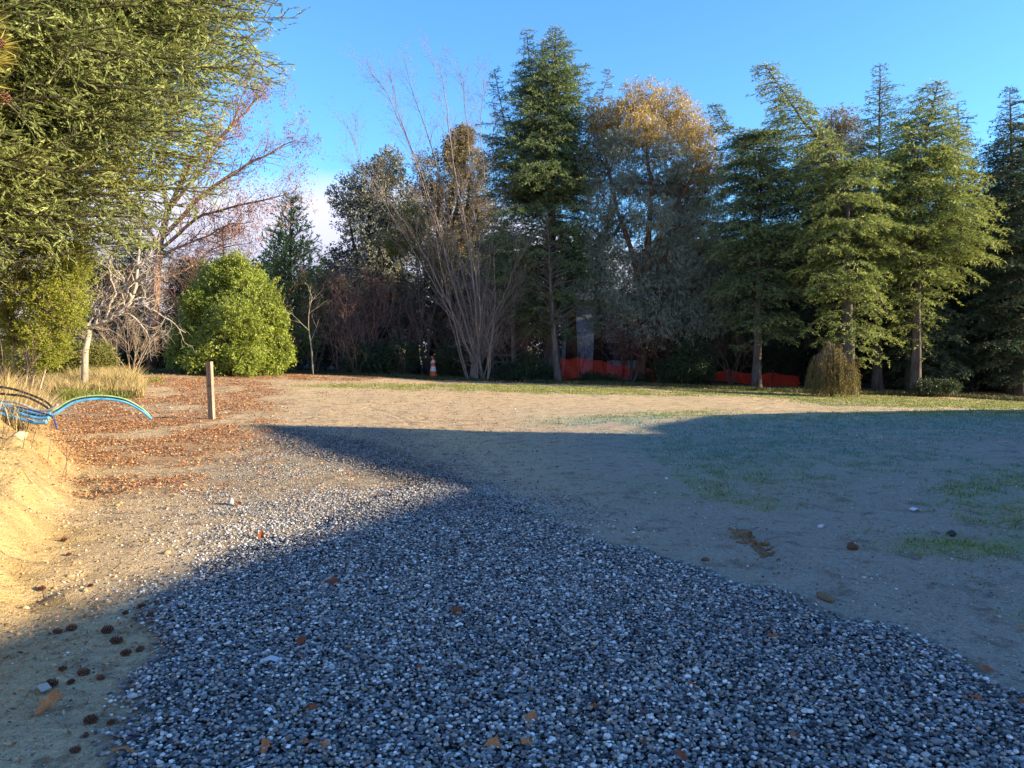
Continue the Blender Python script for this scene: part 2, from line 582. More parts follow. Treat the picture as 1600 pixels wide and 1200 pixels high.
M['brown_leaf'] = leaf_mat('bronze_foliage', (.11, .095, .05), (.21, .175, .09), (.30, .25, .13), .25)
M['olive_leaf'] = leaf_mat('olive_foliage', (.09, .105, .025), (.20, .21, .05), (.28, .26, .07), .3)
M['weep'] = leaf_mat('weeping_gold_foliage', (.13, .12, .035), (.26, .20, .05), (.42, .29, .06), .3, tipamt=.8)
M['rust_leaf'] = leaf_mat('withered_rust_leaves', (.22, .09, .035), (.38, .18, .08), (.45, .25, .13), .3)
M['red_leaf'] = leaf_mat('dark_red_leaves', (.08, .035, .03), (.16, .08, .06), (.22, .14, .10), .2)
M['bark'] = bark_mat('grey_brown_bark', (.05, .042, .036), (.17, .145, .125))
M['bark_red'] = bark_mat('reddish_bark', (.08, .04, .03), (.22, .12, .08))
M['bark_pale'] = bark_mat('pale_bark', (.25, .21, .17), (.50, .44, .36), 14)
M['bark_twig'] = bark_mat('brown_twig_bark', (.11, .075, .06), (.27, .20, .16), 14)
M['bark_tan'] = bark_mat('tan_twig_bark', (.21, .16, .115), (.42, .34, .25), 14)
M['bark_pink'] = bark_mat('pinkish_bark', (.20, .12, .09), (.42, .28, .22), 14)
M['bark_fan'] = bark_mat('grey_pink_bark', (.13, .105, .09), (.30, .25, .22), 14)
M['bark_rust'] = bark_mat('rust_twig_bark', (.17, .085, .065), (.38, .21, .16), 14)
M['bark_dark'] = bark_mat('dark_fissured_bark', (.025, .02, .017), (.085, .068, .055))


def ground_mat():
    m, g = new_mat('sandy_ground')
    geo = g.n('ShaderNodeNewGeometry'); pos = geo.outputs['Position']
    n_big = g.noise(pos, .35, 4.0, .6)
    n_mid = g.noise(pos, 2.2, 5.0, .65)
    n_fine = g.noise(pos, 28.0, 4.0, .7)
    n_grain = g.noise(pos, 140.0, 2.0, .6)
    # long thin streaks: raked and tracked sand
    mp = g.n('ShaderNodeMapping', {'Vector': pos, 'Scale': (.5, 3.2, 1)})
    n_str = g.noise(mp.outputs[0], 2.4, 5.0, .65)
    sand = g.mix(g.maprange(n_mid, .3, .7), (.45, .325, .175), (.62, .46, .265))
    sand = g.mix(g.maprange(n_big, .35, .7), sand, (.52, .39, .23))
    sand = g.mix(g.math('MULTIPLY', g.maprange(n_str, .5, .68), .5), sand, (.27, .215, .16))
    sand = g.mix(g.math('MULTIPLY', g.attr('shade_grey'), .8), sand, (.31, .265, .225))  # shade on the right-hand sand painted in as a darker grey
    n_pat = g.noise(pos, 3.4, 6.0, .72, .3)
    sand = g.mix(g.math('MULTIPLY', g.maprange(n_pat, .53, .63), .7), sand, (.16, .105, .07))
    sand = g.mix(g.math('MULTIPLY', g.maprange(g.noise(pos, 11.0, 5.0, .7), .57, .7), .55), sand, (.20, .15, .105))
    sand = g.mix(g.math('MULTIPLY', g.maprange(g.noise(pos, 60.0, 3.0, .7), .6, .68), .5), sand, (.66, .60, .52))
    bank = g.mix(g.maprange(n_mid, .35, .65), (.37, .25, .10), (.52, .375, .175))
    bank = g.mix(g.math('MULTIPLY', g.maprange(n_fine, .5, .66), .4), bank, (.24, .16, .07))
    col = g.mix(g.attr('bank'), sand, bank)
    # dark soil, litter
    lit = g.mix(g.maprange(n_fine, .4, .62), (.12, .075, .045), (.36, .17, .08))
    lf = g.math('MULTIPLY', g.attr('litter'), g.maprange(n_mid, .34, .52), True)
    col = g.mix(g.math('MULTIPLY', lf, .6), col, lit)
    soil = g.mix(g.maprange(n_fine, .4, .6), (.045, .035, .026), (.13, .09, .06))
    col = g.mix(g.attr('soil'), col, soil)
    # grass tint under the blades
    gr = g.mix(g.maprange(n_fine, .4, .6), (.10, .15, .035), (.27, .32, .08))
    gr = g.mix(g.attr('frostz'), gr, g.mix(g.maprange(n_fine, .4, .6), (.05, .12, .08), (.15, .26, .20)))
    col = g.mix(g.math('MULTIPLY', g.attr('grass'), .72), col, gr)
    # pebbly bed
    vo = g.n('ShaderNodeTexVoronoi', {'Vector': pos, 'Scale': 38.0, 'Randomness': 1.0})
    bed = g.ramp(g.n('ShaderNodeSeparateColor', {0: vo.outputs['Color']}).outputs[0],
                 [(0, (.07, .066, .06)), (.45, (.16, .15, .14)), (.8, (.29, .26, .22)), (1, (.55, .50, .42))])
    bed = g.mix(g.maprange(vo.outputs['Distance'], .3, .6), bed, (.02, .02, .022))
    gf = g.math('ADD', g.attr('grav'), g.math('MULTIPLY', g.attr('mixg'), g.maprange(n_fine, .35, .65, 0.0, .75)), True)
    col = g.mix(gf, col, bed)
    v = g.math('MULTIPLY', g.maprange(n_grain, .3, .7, .72, 1.28), g.maprange(n_fine, .3, .7, .78, 1.22))
    col = g.n('ShaderNodeHueSaturation', {'Value': v, 'Color': col}).outputs[0]
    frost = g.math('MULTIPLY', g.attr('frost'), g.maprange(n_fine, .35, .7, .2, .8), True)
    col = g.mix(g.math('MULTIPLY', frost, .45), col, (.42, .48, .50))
    h = g.math('ADD', g.math('MULTIPLY', n_fine, .5), g.math('ADD', g.math('MULTIPLY', n_mid, .9), g.math('MULTIPLY', n_grain, .14)))
    b = g.n('ShaderNodeBump', {'Height': h, 'Strength': 1.0, 'Distance': .07})
    b2 = g.n('ShaderNodeBump', {'Height': g.math('MULTIPLY', vo.outputs['Distance'], g.math('MULTIPLY', gf, -1.0)), 'Strength': .9, 'Distance': .02,
                                'Normal': b.outputs[0]})
    p = g.n('ShaderNodeBsdfPrincipled', {'Base Color': col, 'Roughness': .92, 'Normal': b2.outputs[0], 'Specular IOR Level': .2})
    out(g, p.outputs[0])
    return m


def build_ground():
    def geo(a, b, s, f):
        r = []; v = a
        while abs(v) < abs(b):
            v = v + s; s *= f; r.append(v)
        return r
    xs = np.array(sorted(geo(-14.0, -4000, -.1, 1.12) + list(np.arange(-14, 14.001, .065)) + geo(14.0, 4000, .1, 1.12)))
    ys = np.array(sorted(geo(0.0, -600, -.3, 1.2) + list(np.arange(0, 20, .06)) + list(np.arange(20, 42, .14)) + geo(42.0, 6000, .2, 1.12)))
    X, Y = np.meshgrid(xs, ys)
    x = X.ravel(); y = Y.ravel()
    z = terr(x, y)
    g, mx = grav_mask(x, y)
    d = np.interp(y, BF_Y, BF_X) - x
    bank = sstep(-.6, .5, d + (fbm(x, y, 61, 3) - .5) * 1.2) * sstep(30, 20, y)
    edge = np.interp(x, P_FIELD_EDGE[:, 0], P_FIELD_EDGE[:, 1])
    soil = sstep(-.3, .8, y - edge + (fbm(x * .8, y * .8, 71, 3) - .5) * 1.6)
    gm = grass_mask(x, y)
    far = sstep(55, 75, y)
    soil = soil * (1 - far)
    gm = np.maximum(gm, far * .9)
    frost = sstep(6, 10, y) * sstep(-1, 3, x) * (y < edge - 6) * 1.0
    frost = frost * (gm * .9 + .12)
    nx, ny = len(xs), len(ys)
    i = np.arange(ny - 1)[:, None] * nx; j = np.arange(nx - 1)[None]
    Q = np.stack([i + j, i + j + 1, i + nx + j + 1, i + nx + j], -1).reshape(-1, 4)
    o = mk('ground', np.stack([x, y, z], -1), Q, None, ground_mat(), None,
           dict(frostz=sstep(8.5, 13.5, y + (fbm(x * 1.2, y * 1.2, 63, 3) - .5) * 3) * sstep(0, 2, x) * sstep(17.6, 16.6, y - .25 * np.clip(x - 4.6, 0, 9)), shade_grey=sstep(-2, 2, x) * sstep(21, 12, y), grav=g, mixg=mx, bank=bank, soil=soil, grass=gm, litter=litter_mask(x, y), frost=frost), True)
    tag(o, kind='structure')


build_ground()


# ------------------------------------------------------------------ distant hills
def hills():
    n = 260
    az = np.linspace(-80, 80, n) * np.pi / 180
    rows = [(700, 0), (820, .35), (950, .62), (1100, .85), (1300, 1.0), (1700, .7), (2300, 0)]
    hgt = 70 + 60 * fbm(az * 3.2 + 4, az * 0, 81, 4) + 40 * sstep(-.1, -.5, az)
    V = []
    for r, k in rows:
        x = np.sin(az) * r; y = np.cos(az) * r
        z = k * hgt * (0.9 + .35 * fbm(az * 14 + r, az * 0 + r * .01, 82, 4)) - 3
        V.append(np.stack([x, y, z], -1))
    V = np.concatenate(V)
    i = np.arange(len(rows) - 1)[:, None] * n; j = np.arange(n - 1)[None]
    Q = np.stack([i + j, i + j + 1, i + n + j + 1, i + n + j], -1).reshape(-1, 4)
    o = mk('hills', V, Q, None, plain_mat('haze_tinted_hill', (.30, .30, .34), (.40, .38, .41), .95, .02), smooth=True)  # distance haze mixed into the hill colour itself
    tag(o, kind='structure')


hills()


# ------------------------------------------------------------------ the house whose shadow falls over the yard
def box(g, a, b, **at):
    x0, y0, z0 = a; x1, y1, z1 = b
    V = [(x0, y0, z0), (x1, y0, z0), (x1, y1, z0), (x0, y1, z0), (x0, y0, z1), (x1, y0, z1), (x1, y1, z1), (x0, y1, z1)]
    Q = [(0, 3, 2, 1), (4, 5, 6, 7), (0, 1, 5, 4), (1, 2, 6, 5), (2, 3, 7, 6), (3, 0, 4, 7)]
    g.add(V, Q, **at)


def house():
    XC = 20.0
    tn = math.tan(SUN_EL) * math.sqrt(1 + SUN_A ** 2)

    def cast(px, py):
        p = gp(px, py); k = XC - p[0]
        return p[1] - SUN_A * k, float(terr(p[0], p[1])) + k * tn
    near = [cast(0, 982), cast(708, 768)]
    sl = (near[0][1] - near[1][1]) / (near[0][0] - near[1][0])
    tip = cast(388, 664)
    low1 = cast(1000, 668); low2 = cast(1112, 648); low3 = cast(1600, 640)
    y0 = -9.0
    prof = [(y0, near[0][1] + sl * (y0 - near[0][0])), near[1], tip]
    WW = 9.0
    bm = plain_mat('cream_weatherboard', (.50, .46, .38), (.58, .54, .45), .7, 3.0)
    rm = plain_mat('dark_roof_steel', (.06, .065, .07), (.09, .095, .10), .45, 2.0, metal=.3)
    gm_, gg = new_mat('window_glass')
    out(gg, gg.n('ShaderNodeBsdfPrincipled', {'Base Color': (.04, .05, .06, 1), 'Roughness': .06}).outputs[0])
    root = empty('house', (XC, 3, float(terr(XC, 3))), 'cream weatherboard house with a butterfly roof standing beside the yard', 'house')
    O = np.array(root.location)
    g = Geo()
    T = .18
    for (ya, za), (yb, zb) in zip(prof[:-1], prof[1:]):
        V = [(XC + .0, ya, -1), (XC, yb, -1), (XC, yb, zb - T), (XC, ya, za - T),
             (XC + WW, ya - SUN_A * WW, -1), (XC + WW, yb - SUN_A * WW, -1), (XC + WW, yb - SUN_A * WW, zb - T), (XC + WW, ya - SUN_A * WW, za - T)]
        g.add(V, [(0, 1, 2, 3)[::-1], (4, 5, 6, 7), (3, 2, 6, 7)[::-1], (0, 3, 7, 4)[::-1], (1, 5, 6, 2)[::-1]])
    g.build('wall', bm, root, origin=O)
    for k, ((ya, za), (yb, zb)) in enumerate(zip(prof[:-1], prof[1:])):
        g = Geo()
        V = [(XC - .02, ya, za - T + .003), (XC - .02, yb, zb - T + .003), (XC - .02, yb, zb), (XC - .02, ya, za),
             (XC + WW + .3, ya - SUN_A * WW, za - T + .003), (XC + WW + .3, yb - SUN_A * WW, zb - T + .003), (XC + WW + .3, yb - SUN_A * WW, zb), (XC + WW + .3, ya - SUN_A * WW, za)]
        g.add(V, [(0, 1, 2, 3)[::-1], (4, 5, 6, 7), (3, 2, 6, 7)[::-1], (0, 4, 5, 1)[::-1], (0, 3, 7, 4)[::-1], (1, 5, 6, 2)[::-1]])
        g.build('roof', rm, root, origin=O)
    for yw in (-5, 0, 4, 11):
        g = Geo(); box(g, (XC - .06, yw, .9), (XC - .01, yw + 1.6, 2.2))
        f = g.build('window', plain_mat('white_frame_%d' % (yw + 5), (.7, .7, .68)), root, origin=O)
        g = Geo(); box(g, (XC - .07, yw + .08, .98), (XC - .061, yw + 1.52, 2.12)); g.build('pane', gm_, f, origin=O)
    g = Geo(); box(g, (XC - .05, 8.6, -.1), (XC - .01, 9.6, 2.1))
    dr = g.build('door', plain_mat('dark_door', (.08, .05, .03), (.12, .08, .05)), root, origin=O)
    # added unseen lean-to, its raking roof shaped to throw the shadow's right end
    root2 = empty('lean_to_caster', (XC, 18, float(terr(XC, 18))), 'added unseen timber lean-to with a raking roof shaped to cast the shadow edge', 'shed')
    O2 = np.array(root2.location)
    pr = [(tip[0] + .02, low1[1]), low1, low2, (low3[0], max(low3[1], -.2))]
    g = Geo(); g2 = Geo()
    for (ya, za), (yb, zb) in zip(pr[:-1], pr[1:]):
        if yb - ya < .05: continue
        g.add([(XC, ya, -1.5), (XC, yb, -1.5), (XC, yb, zb - .1), (XC, ya, za - .1), (XC + 5, ya - SUN_A * 5, -1.5), (XC + 5, yb - SUN_A * 5, -1.5), (XC + 5, yb - SUN_A * 5, zb - .1), (XC + 5, ya - SUN_A * 5, za - .1)],
              [(0, 1, 2, 3)[::-1], (4, 5, 6, 7), (0, 3, 7, 4)[::-1], (1, 5, 6, 2)[::-1]])
        g2.add([(XC - .02, ya, za - .1), (XC - .02, yb, zb - .1), (XC - .02, yb, zb), (XC - .02, ya, za), (XC + 5.1, ya - SUN_A * 5, za - .1), (XC + 5.1, yb - SUN_A * 5, zb - .1), (XC + 5.1, yb - SUN_A * 5, zb), (XC + 5.1, ya - SUN_A * 5, za)],
               [(0, 1, 2, 3)[::-1], (4, 5, 6, 7), (3, 2, 6, 7)[::-1], (0, 4, 5, 1)[::-1], (0, 3, 7, 4)[::-1], (1, 5, 6, 2)[::-1]])
    g.build('wall', plain_mat('caster_timber', (.16, .11, .07), (.25, .18, .12), .8, 5), root2, origin=O2)
    g2.build('roof', rm, root2, origin=O2)


house()

# ------------------------------------------------------------------ trees
YZ = {}


def interp_path(path, z):
    zs = path[:, 2]
    return np.stack([np.interp(z, zs, path[:, 0]), np.interp(z, zs, path[:, 1]), z], -1)


def add_crown(rng, gl, gt, path, prof, n, rise=.25, droop=.35, sec=.24, ter=.14, sl=.075, ll=.09, lw=.028, sec_len=.42, fade=None,
              ang=(52, 9), up2=.0, d2=.25, d3=.15, flat=.9, fwd=.55, rmin=.25, updir=0.0, zpow=1.0, br=.028, ter_len=(.13, .3), t0=.12, az=None, upn=None, jitr=(.72, 1.1), tier=0.0):
    """branches from a leader: path world points bottom to top, prof rows (z, left radius, right radius) bottom to top"""
    path = np.asarray(path, float); prof = np.asarray(prof, float)
    z0, z1 = prof[0, 0], prof[-1, 0]
    u = (np.arange(n) + rng.random(n)) / n
    zt = z0 + (z1 - z0) * u ** zpow
    if tier:
        zt = (np.round(zt / tier) + rng.normal(0, .24, n)) * tier
    phi = np.arange(n) * 2.39996 + rng.normal(0, .35, n)
    if az is not None:
        phi = np.radians(rng.uniform(az[0], az[1], n))
    c = np.cos(phi)
    rl = np.interp(zt, prof[:, 0], prof[:, 1]); rr = np.interp(zt, prof[:, 0], prof[:, 2])
    mean = (rl + rr) / 2
    R = np.where(c > 0, mean + (rr - mean) * c, mean + (rl - mean) * (-c)) * rng.uniform(*jitr, n)
    R = np.maximum(R, rmin)
    rs = rise * rng.uniform(.6, 1.4, n); dr = droop * rng.uniform(.6, 1.4, n)
    zb = np.maximum(zt - (rs - dr) * R, path[0, 2])
    P0 = interp_path(path, np.minimum(zb, path[-1, 2]))
    D = np.stack([np.cos(phi), np.sin(phi), rs], -1)
    tubes_from_curves(gt, P0, D, R, dr, .012 + br * R ** .8 * .6, np.full(n, .006), 6, 4)
    tipy = None
    P2, D2, L2, dr2, t2, i2 = kids(rng, P0, D, R, dr, sec, t0, ang, lambda t, L: np.clip(sec_len * L * (1.08 - t) ** .8, .16, 1.9), up=up2, kdroop=d2, flat=flat)
    segs(gt, P2, P2 + D2 * L2[:, None] - np.array([0, 0, 1]) * (dr2 * L2)[:, None], .006 + .008 * L2, .003, 3)
    P3, D3, L3, dr3, t3, i3 = kids(rng, P2, D2, L2, dr2, ter, .05, (48, 12), lambda t, L: rng.uniform(ter_len[0], ter_len[1], len(t)) * (1.15 - .5 * t), up=up2 * .6, kdroop=d3, flat=flat)
    tp = np.clip(t2[i3] * .6 + t3 * .4, 0, 1)
    tufts(rng, gl, P3, D3, L3, dr3, sl, ll, lw, fwd, tp, updir=updir, upn=upn)
    tufts(rng, gl, P2, D2, L2, dr2, sl * 1.4, ll, lw, fwd, np.clip(t2, 0, 1), tmin=.3, updir=updir, upn=upn)
    # branch ends carry needles too
    m = R > 0
    tufts(rng, gl, P0[m], D[m], R[m], dr[m], sl * 1.5, ll, lw, fwd, np.ones(m.sum()), tmin=.8, upn=upn)


def prof_px(prof, path_px, Y):
    """rows (py, xl, xr) top to bottom in the photograph -> (z, rl, rr) bottom to top round the path"""
    rows = []
    pp = sorted(path_px, key=lambda a: a[1])
    py = [a[1] for a in pp]; pxx = [a[0] for a in pp]
    for y, a, b in prof:
        cx = np.interp(y, py, pxx)
        l = wp(a, y, Y); r = wp(b, y, Y); c = wp(cx, y, Y)
        rows.append((c[2], max(.08, c[0] - l[0]), max(.08, r[0] - c[0])))
    return sorted(rows)


def conifer(seed, name, label, cat, bx, Y, trunk_px, trunk_r, leaders, leaf, bark, group='trees along the back of the yard', **kw):
    rng = np.random.default_rng(seed)
    b = wp(bx, 600, Y); bz = float(terr(b[0], Y)) - .05
    root = empty(name, (b[0], Y, bz), label, cat, group)
    O = np.array([b[0], Y, bz])
    gt = Geo(); gl = Geo()
    tp = [np.array([b[0], Y, bz])] + [wp(x, y, Y) for x, y in trunk_px]
    tp = np.array(tp)
    m = 22
    s = np.linspace(0, 1, m); zz = tp[0, 2] + (tp[-1, 2] - tp[0, 2]) * s
    pth = interp_path(tp, zz)
    pth[1:-1, :2] += (rng.random((m - 2, 2)) - .5) * .05
    rad = trunk_r * (1 - s) ** 1.15 * (1 + .35 * np.exp(-s * 25)) + .015
    tube(gt, pth, rad, 12, bump=.12, seed=seed)
    for ld in leaders:
        ld = dict(ld)
        lp = ld.pop('path', None); prof = ld.pop('prof'); nn = ld.pop('n'); dy = ld.pop('dy', 0.0); lr = ld.pop('r', .06)
        if lp:
            L = np.array([wp(x, y, Y + dy * i / max(1, len(lp) - 1)) for i, (x, y) in enumerate(lp)])
            tube(gt, L, np.linspace(lr, .012, len(L)), 7, bump=.1, seed=seed + 3)
            L = L[np.argsort(L[:, 2])]
            ppx = lp
        else:
            L = tp; ppx = [(bx, 605)] + list(trunk_px)
        o = dict(kw); o.update(ld)
        add_crown(rng, gl, gt, L, prof_px(prof, ppx, Y + dy), nn, **o)
    gt.build('trunk', M[bark], root, True, O)
    gl.build('crown', M[leaf], root, False, O)
    return root


CED = dict(rise=.28, droop=.32, ll=.135, lw=.032, sl=.031, sec=.18, ter=.11, br=.009, sec_len=.54, fwd=.74, flat=.96, tier=.55, jitr=(.45, 1.16), d2=.32)

c1 = conifer(11, 'cedar_tree', 'tallest dark cedar with two spires, behind the bare grey trees', 'tree', 862, 36.0,
        [(860, 400), (864, 200), (868, 45)], .44, [
            dict(tier=0.0, prof=[(42, 864, 873), (62, 848, 888), (90, 815, 908), (125, 800, 924), (170, 788, 932), (220, 775, 938), (260, 765, 938), (300, 755, 935)], n=408, rise=.55),
            dict(prof=[(290, 752, 938), (340, 742, 932), (400, 738, 930), (460, 750, 930), (530, 780, 915)], n=189),
            dict(path=[(852, 330), (834, 180), (823, 48)], prof=[(44, 821, 825), (90, 805, 838), (140, 790, 845), (200, 775, 850)], n=119, rise=.5, r=0.077),
            dict(path=[(852, 350), (800, 250), (772, 108)], prof=[(105, 770, 775), (150, 757, 788), (200, 742, 800), (260, 735, 815), (330, 740, 830)], n=126, rise=.5, r=0.066),
            dict(path=[(866, 330), (915, 230), (952, 112)], prof=[(112, 949, 955), (150, 938, 962), (200, 925, 965)], n=50, rise=.5, r=0.055),
        ], 'cedar', 'bark', **CED)
c2 = conifer(12, 'cedar_tree', 'slender cedar with a long bare grey trunk and flat tufted top', 'tree', 1183, 33.0,
        [(1186, 420), (1190, 215)], .19, [
            dict(prof=[(188, 1150, 1228), (225, 1112, 1245), (270, 1100, 1262), (330, 1098, 1280), (400, 1098, 1285)], n=217, rise=.3),
            dict(prof=[(400, 1098, 1285), (470, 1105, 1290), (540, 1140, 1260)], n=74, droop=.45),
            dict(path=[(1186, 330), (1178, 230), (1140, 205), (1116, 165)], prof=[(160, 1110, 1120), (185, 1108, 1135), (215, 1118, 1160)], n=74, rise=.3, r=0.044),
        ], 'cedar', 'bark', **CED)
c3 = conifer(13, 'cedar_tree', 'windswept cedar whose top bends sharply to the left above the weeping bush', 'tree', 1328, 30.5,
        [(1324, 420), (1326, 260)], .27, [
            dict(prof=[(225, 1285, 1385), (290, 1250, 1410), (340, 1240, 1420), (390, 1232, 1425), (430, 1230, 1420), (480, 1245, 1400)], n=149, droop=.42),
            dict(prof=[(480, 1245, 1400), (530, 1262, 1400), (575, 1280, 1390)], n=32, droop=.6),
            dict(path=[(1326, 280), (1290, 225), (1255, 190), (1225, 145), (1196, 103)], tier=0.0,
                 prof=[(98, 1176, 1214), (120, 1180, 1228), (150, 1188, 1256), (180, 1200, 1285), (215, 1215, 1300), (260, 1235, 1310)], n=149, rise=.15, r=.07, rmin=.45),
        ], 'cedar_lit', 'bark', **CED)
c8 = conifer(18, 'cedar_tree', 'brightest yellow green cedar with wide sunlit boughs reaching right', 'tree', 1432, 31.5,
        [(1434, 330), (1450, 200), (1466, 130)], .2, [
            dict(prof=[(124, 1450, 1474), (150, 1425, 1484), (180, 1398, 1496), (215, 1380, 1506), (250, 1362, 1514)], n=138, rise=.5, tier=0.0),
            dict(prof=[(250, 1362, 1512), (300, 1352, 1526), (350, 1350, 1545), (400, 1355, 1545), (440, 1360, 1532)], n=218, droop=.42),
            dict(prof=[(440, 1370, 1522), (490, 1380, 1480), (550, 1390, 1440)], n=52, droop=.6),
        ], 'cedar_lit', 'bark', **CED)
c9 = conifer(19, 'cedar_tree', 'slender cedar spire rising between the bent top and the brightest cedar', 'tree', 1372, 34.0,
        [(1374, 330), (1375, 102)], .2, [
            dict(prof=[(98, 1374, 1377), (125, 1356, 1396), (165, 1344, 1412), (210, 1330, 1428), (260, 1312, 1445), (330, 1300, 1460), (420, 1310, 1450)], n=195, rise=.5, tier=0.0),
        ], 'cedar', 'bark', **CED)
c4 = conifer(14, 'cedar_tree', 'cedar with thin bare upper stem rising behind the windswept cedar', 'tree', 1490, 37.5,
        [(1496, 330), (1497, 160)], .24, [
            dict(prof=[(158, 1495, 1499), (190, 1474, 1520), (230, 1462, 1538), (300, 1455, 1545)], n=74, rise=.35),
            dict(prof=[(300, 1462, 1540), (340, 1440, 1560), (380, 1425, 1570), (460, 1420, 1580), (560, 1440, 1560)], n=232, droop=.42),
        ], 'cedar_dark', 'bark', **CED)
c5 = conifer(15, 'cedar_tree', 'large dark cedar with layered boughs at the right edge', 'tree', 1590, 33.5,
        [(1586, 400), (1578, 140)], .3, [
            dict(prof=[(138, 1577, 1580), (170, 1562, 1600), (205, 1545, 1620), (245, 1530, 1650)], n=116, rise=.4),
            dict(prof=[(245, 1525, 1650), (300, 1500, 1670), (360, 1505, 1690), (440, 1500, 1700), (520, 1490, 1700), (600, 1520, 1680)], n=362, droop=.42),
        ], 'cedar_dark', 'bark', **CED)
c6 = conifer(16, 'cedar_tree', 'shaded cedar with a thick dark trunk just left of the windswept cedar', 'tree', 1287, 36.5,
        [(1287, 420), (1290, 215)], .28, [
            dict(prof=[(215, 1262, 1325), (270, 1222, 1350), (360, 1205, 1370), (450, 1225, 1400), (540, 1240, 1420)], n=276, droop=.4),
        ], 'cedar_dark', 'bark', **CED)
c7 = conifer(17, 'cedar_tree', 'shadowy cedar with low sweeping boughs between the two right hand trunks', 'tree', 1420, 34.0,
        [(1420, 500), (1425, 420)], .16, [
            dict(prof=[(440, 1400, 1450), (500, 1360, 1500), (560, 1350, 1520), (600, 1370, 1500)], n=159, droop=.4),
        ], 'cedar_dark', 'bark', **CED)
# pines
p1 = conifer(21, 'pine_tree', 'grey green young pine in front of the tallest cedar trunk', 'tree', 872, 33.5,
        [(862, 480), (855, 335)], .14, [
            dict(prof=[(330, 850, 862), (365, 826, 892), (420, 815, 912), (470, 820, 915), (510, 830, 905)], n=80, rise=.55, droop=.1),
        ], 'pine_grey', 'bark', ll=.17, lw=.020, sl=.030, sec=.36, ter=.3, fwd=.85, flat=.2, updir=.25, sec_len=.4, d2=0, up2=.25)
p2 = conifer(22, 'pine_tree', 'bright green young pine with candle tips beside the round bush', 'tree', 452, 38.0,
        [(453, 420), (456, 300)], .13, [
            dict(prof=[(300, 450, 462), (330, 432, 480), (370, 412, 498), (420, 402, 512), (480, 405, 515), (550, 415, 515)], n=420, rise=.8, droop=.1),
        ], 'pine', 'bark', ll=.15, lw=.036, sl=.022, sec=.28, ter=.28, fwd=.85, flat=.2, updir=.3, sec_len=.62, d2=0, up2=.35, rmin=.5, jitr=(.6, 1.1), br=.004)
p3 = conifer(23, 'pine_tree', 'dark conifer behind the sculptural pale bare tree', 'tree', 205, 36.0,
        [(205, 420), (205, 330)], .2, [
            dict(prof=[(330, 190, 225), (390, 150, 270), (460, 130, 300), (560, 130, 310)], n=90, droop=.4),
        ], 'cedar_dark', 'bark_dark', **CED)
p4 = conifer(24, 'pine_tree', 'small green pine top showing above the round bush', 'tree', 352, 37.0,
        [(350, 420), (348, 352)], .12, [
            dict(prof=[(350, 335, 362), (380, 310, 390), (440, 300, 400), (540, 300, 400)], n=50, rise=.5, droop=.15),
        ], 'pine', 'bark', ll=.15, lw=.026, sl=.035, sec=.34, ter=.28, fwd=.85, flat=.2, updir=.2, sec_len=.35)

# further conifers closing the background, each a copy of one of those above
back = [(c6, -8.0, 47, .85, 1.0, 'distant dark conifer behind the bare stems'),
        (c5, -1.0, 46, .75, 4.0, 'distant dark conifer between the bare tree and the tallest cedar'),
        (c6, 9.6, 43, 1.0, .5, 'distant dark conifer behind the eucalyptus'),
        (c5, 13.5, 44, .72, 3.0, 'distant dark conifer behind the slender cedar'),
        (c6, 18.5, 45, 1.0, 2.0, 'distant dark conifer behind the windswept cedar'),
        (c5, 23.0, 45, .85, 5.0, 'distant dark conifer behind the bare upper stem'),
        (c5, 29.0, 43, .95, 1.4, 'distant dark conifer far right behind the edge cedar'),
        (c5, 29.5, 35.5, 1.0, 2.6, 'dark cedar past the right hand edge of the yard'),
        (c6, 26.5, 39.5, 1.05, .8, 'shaded cedar past the right hand edge, further back'),
        (c5, 37.5, 37.0, 1.0, 4.4, 'far cedar well beyond the right hand edge of the yard')]
for src, x, y, s, r, lab in back:
    copy_tree(src, (x, y, float(terr(x, y)) - .05), r, s, lab)


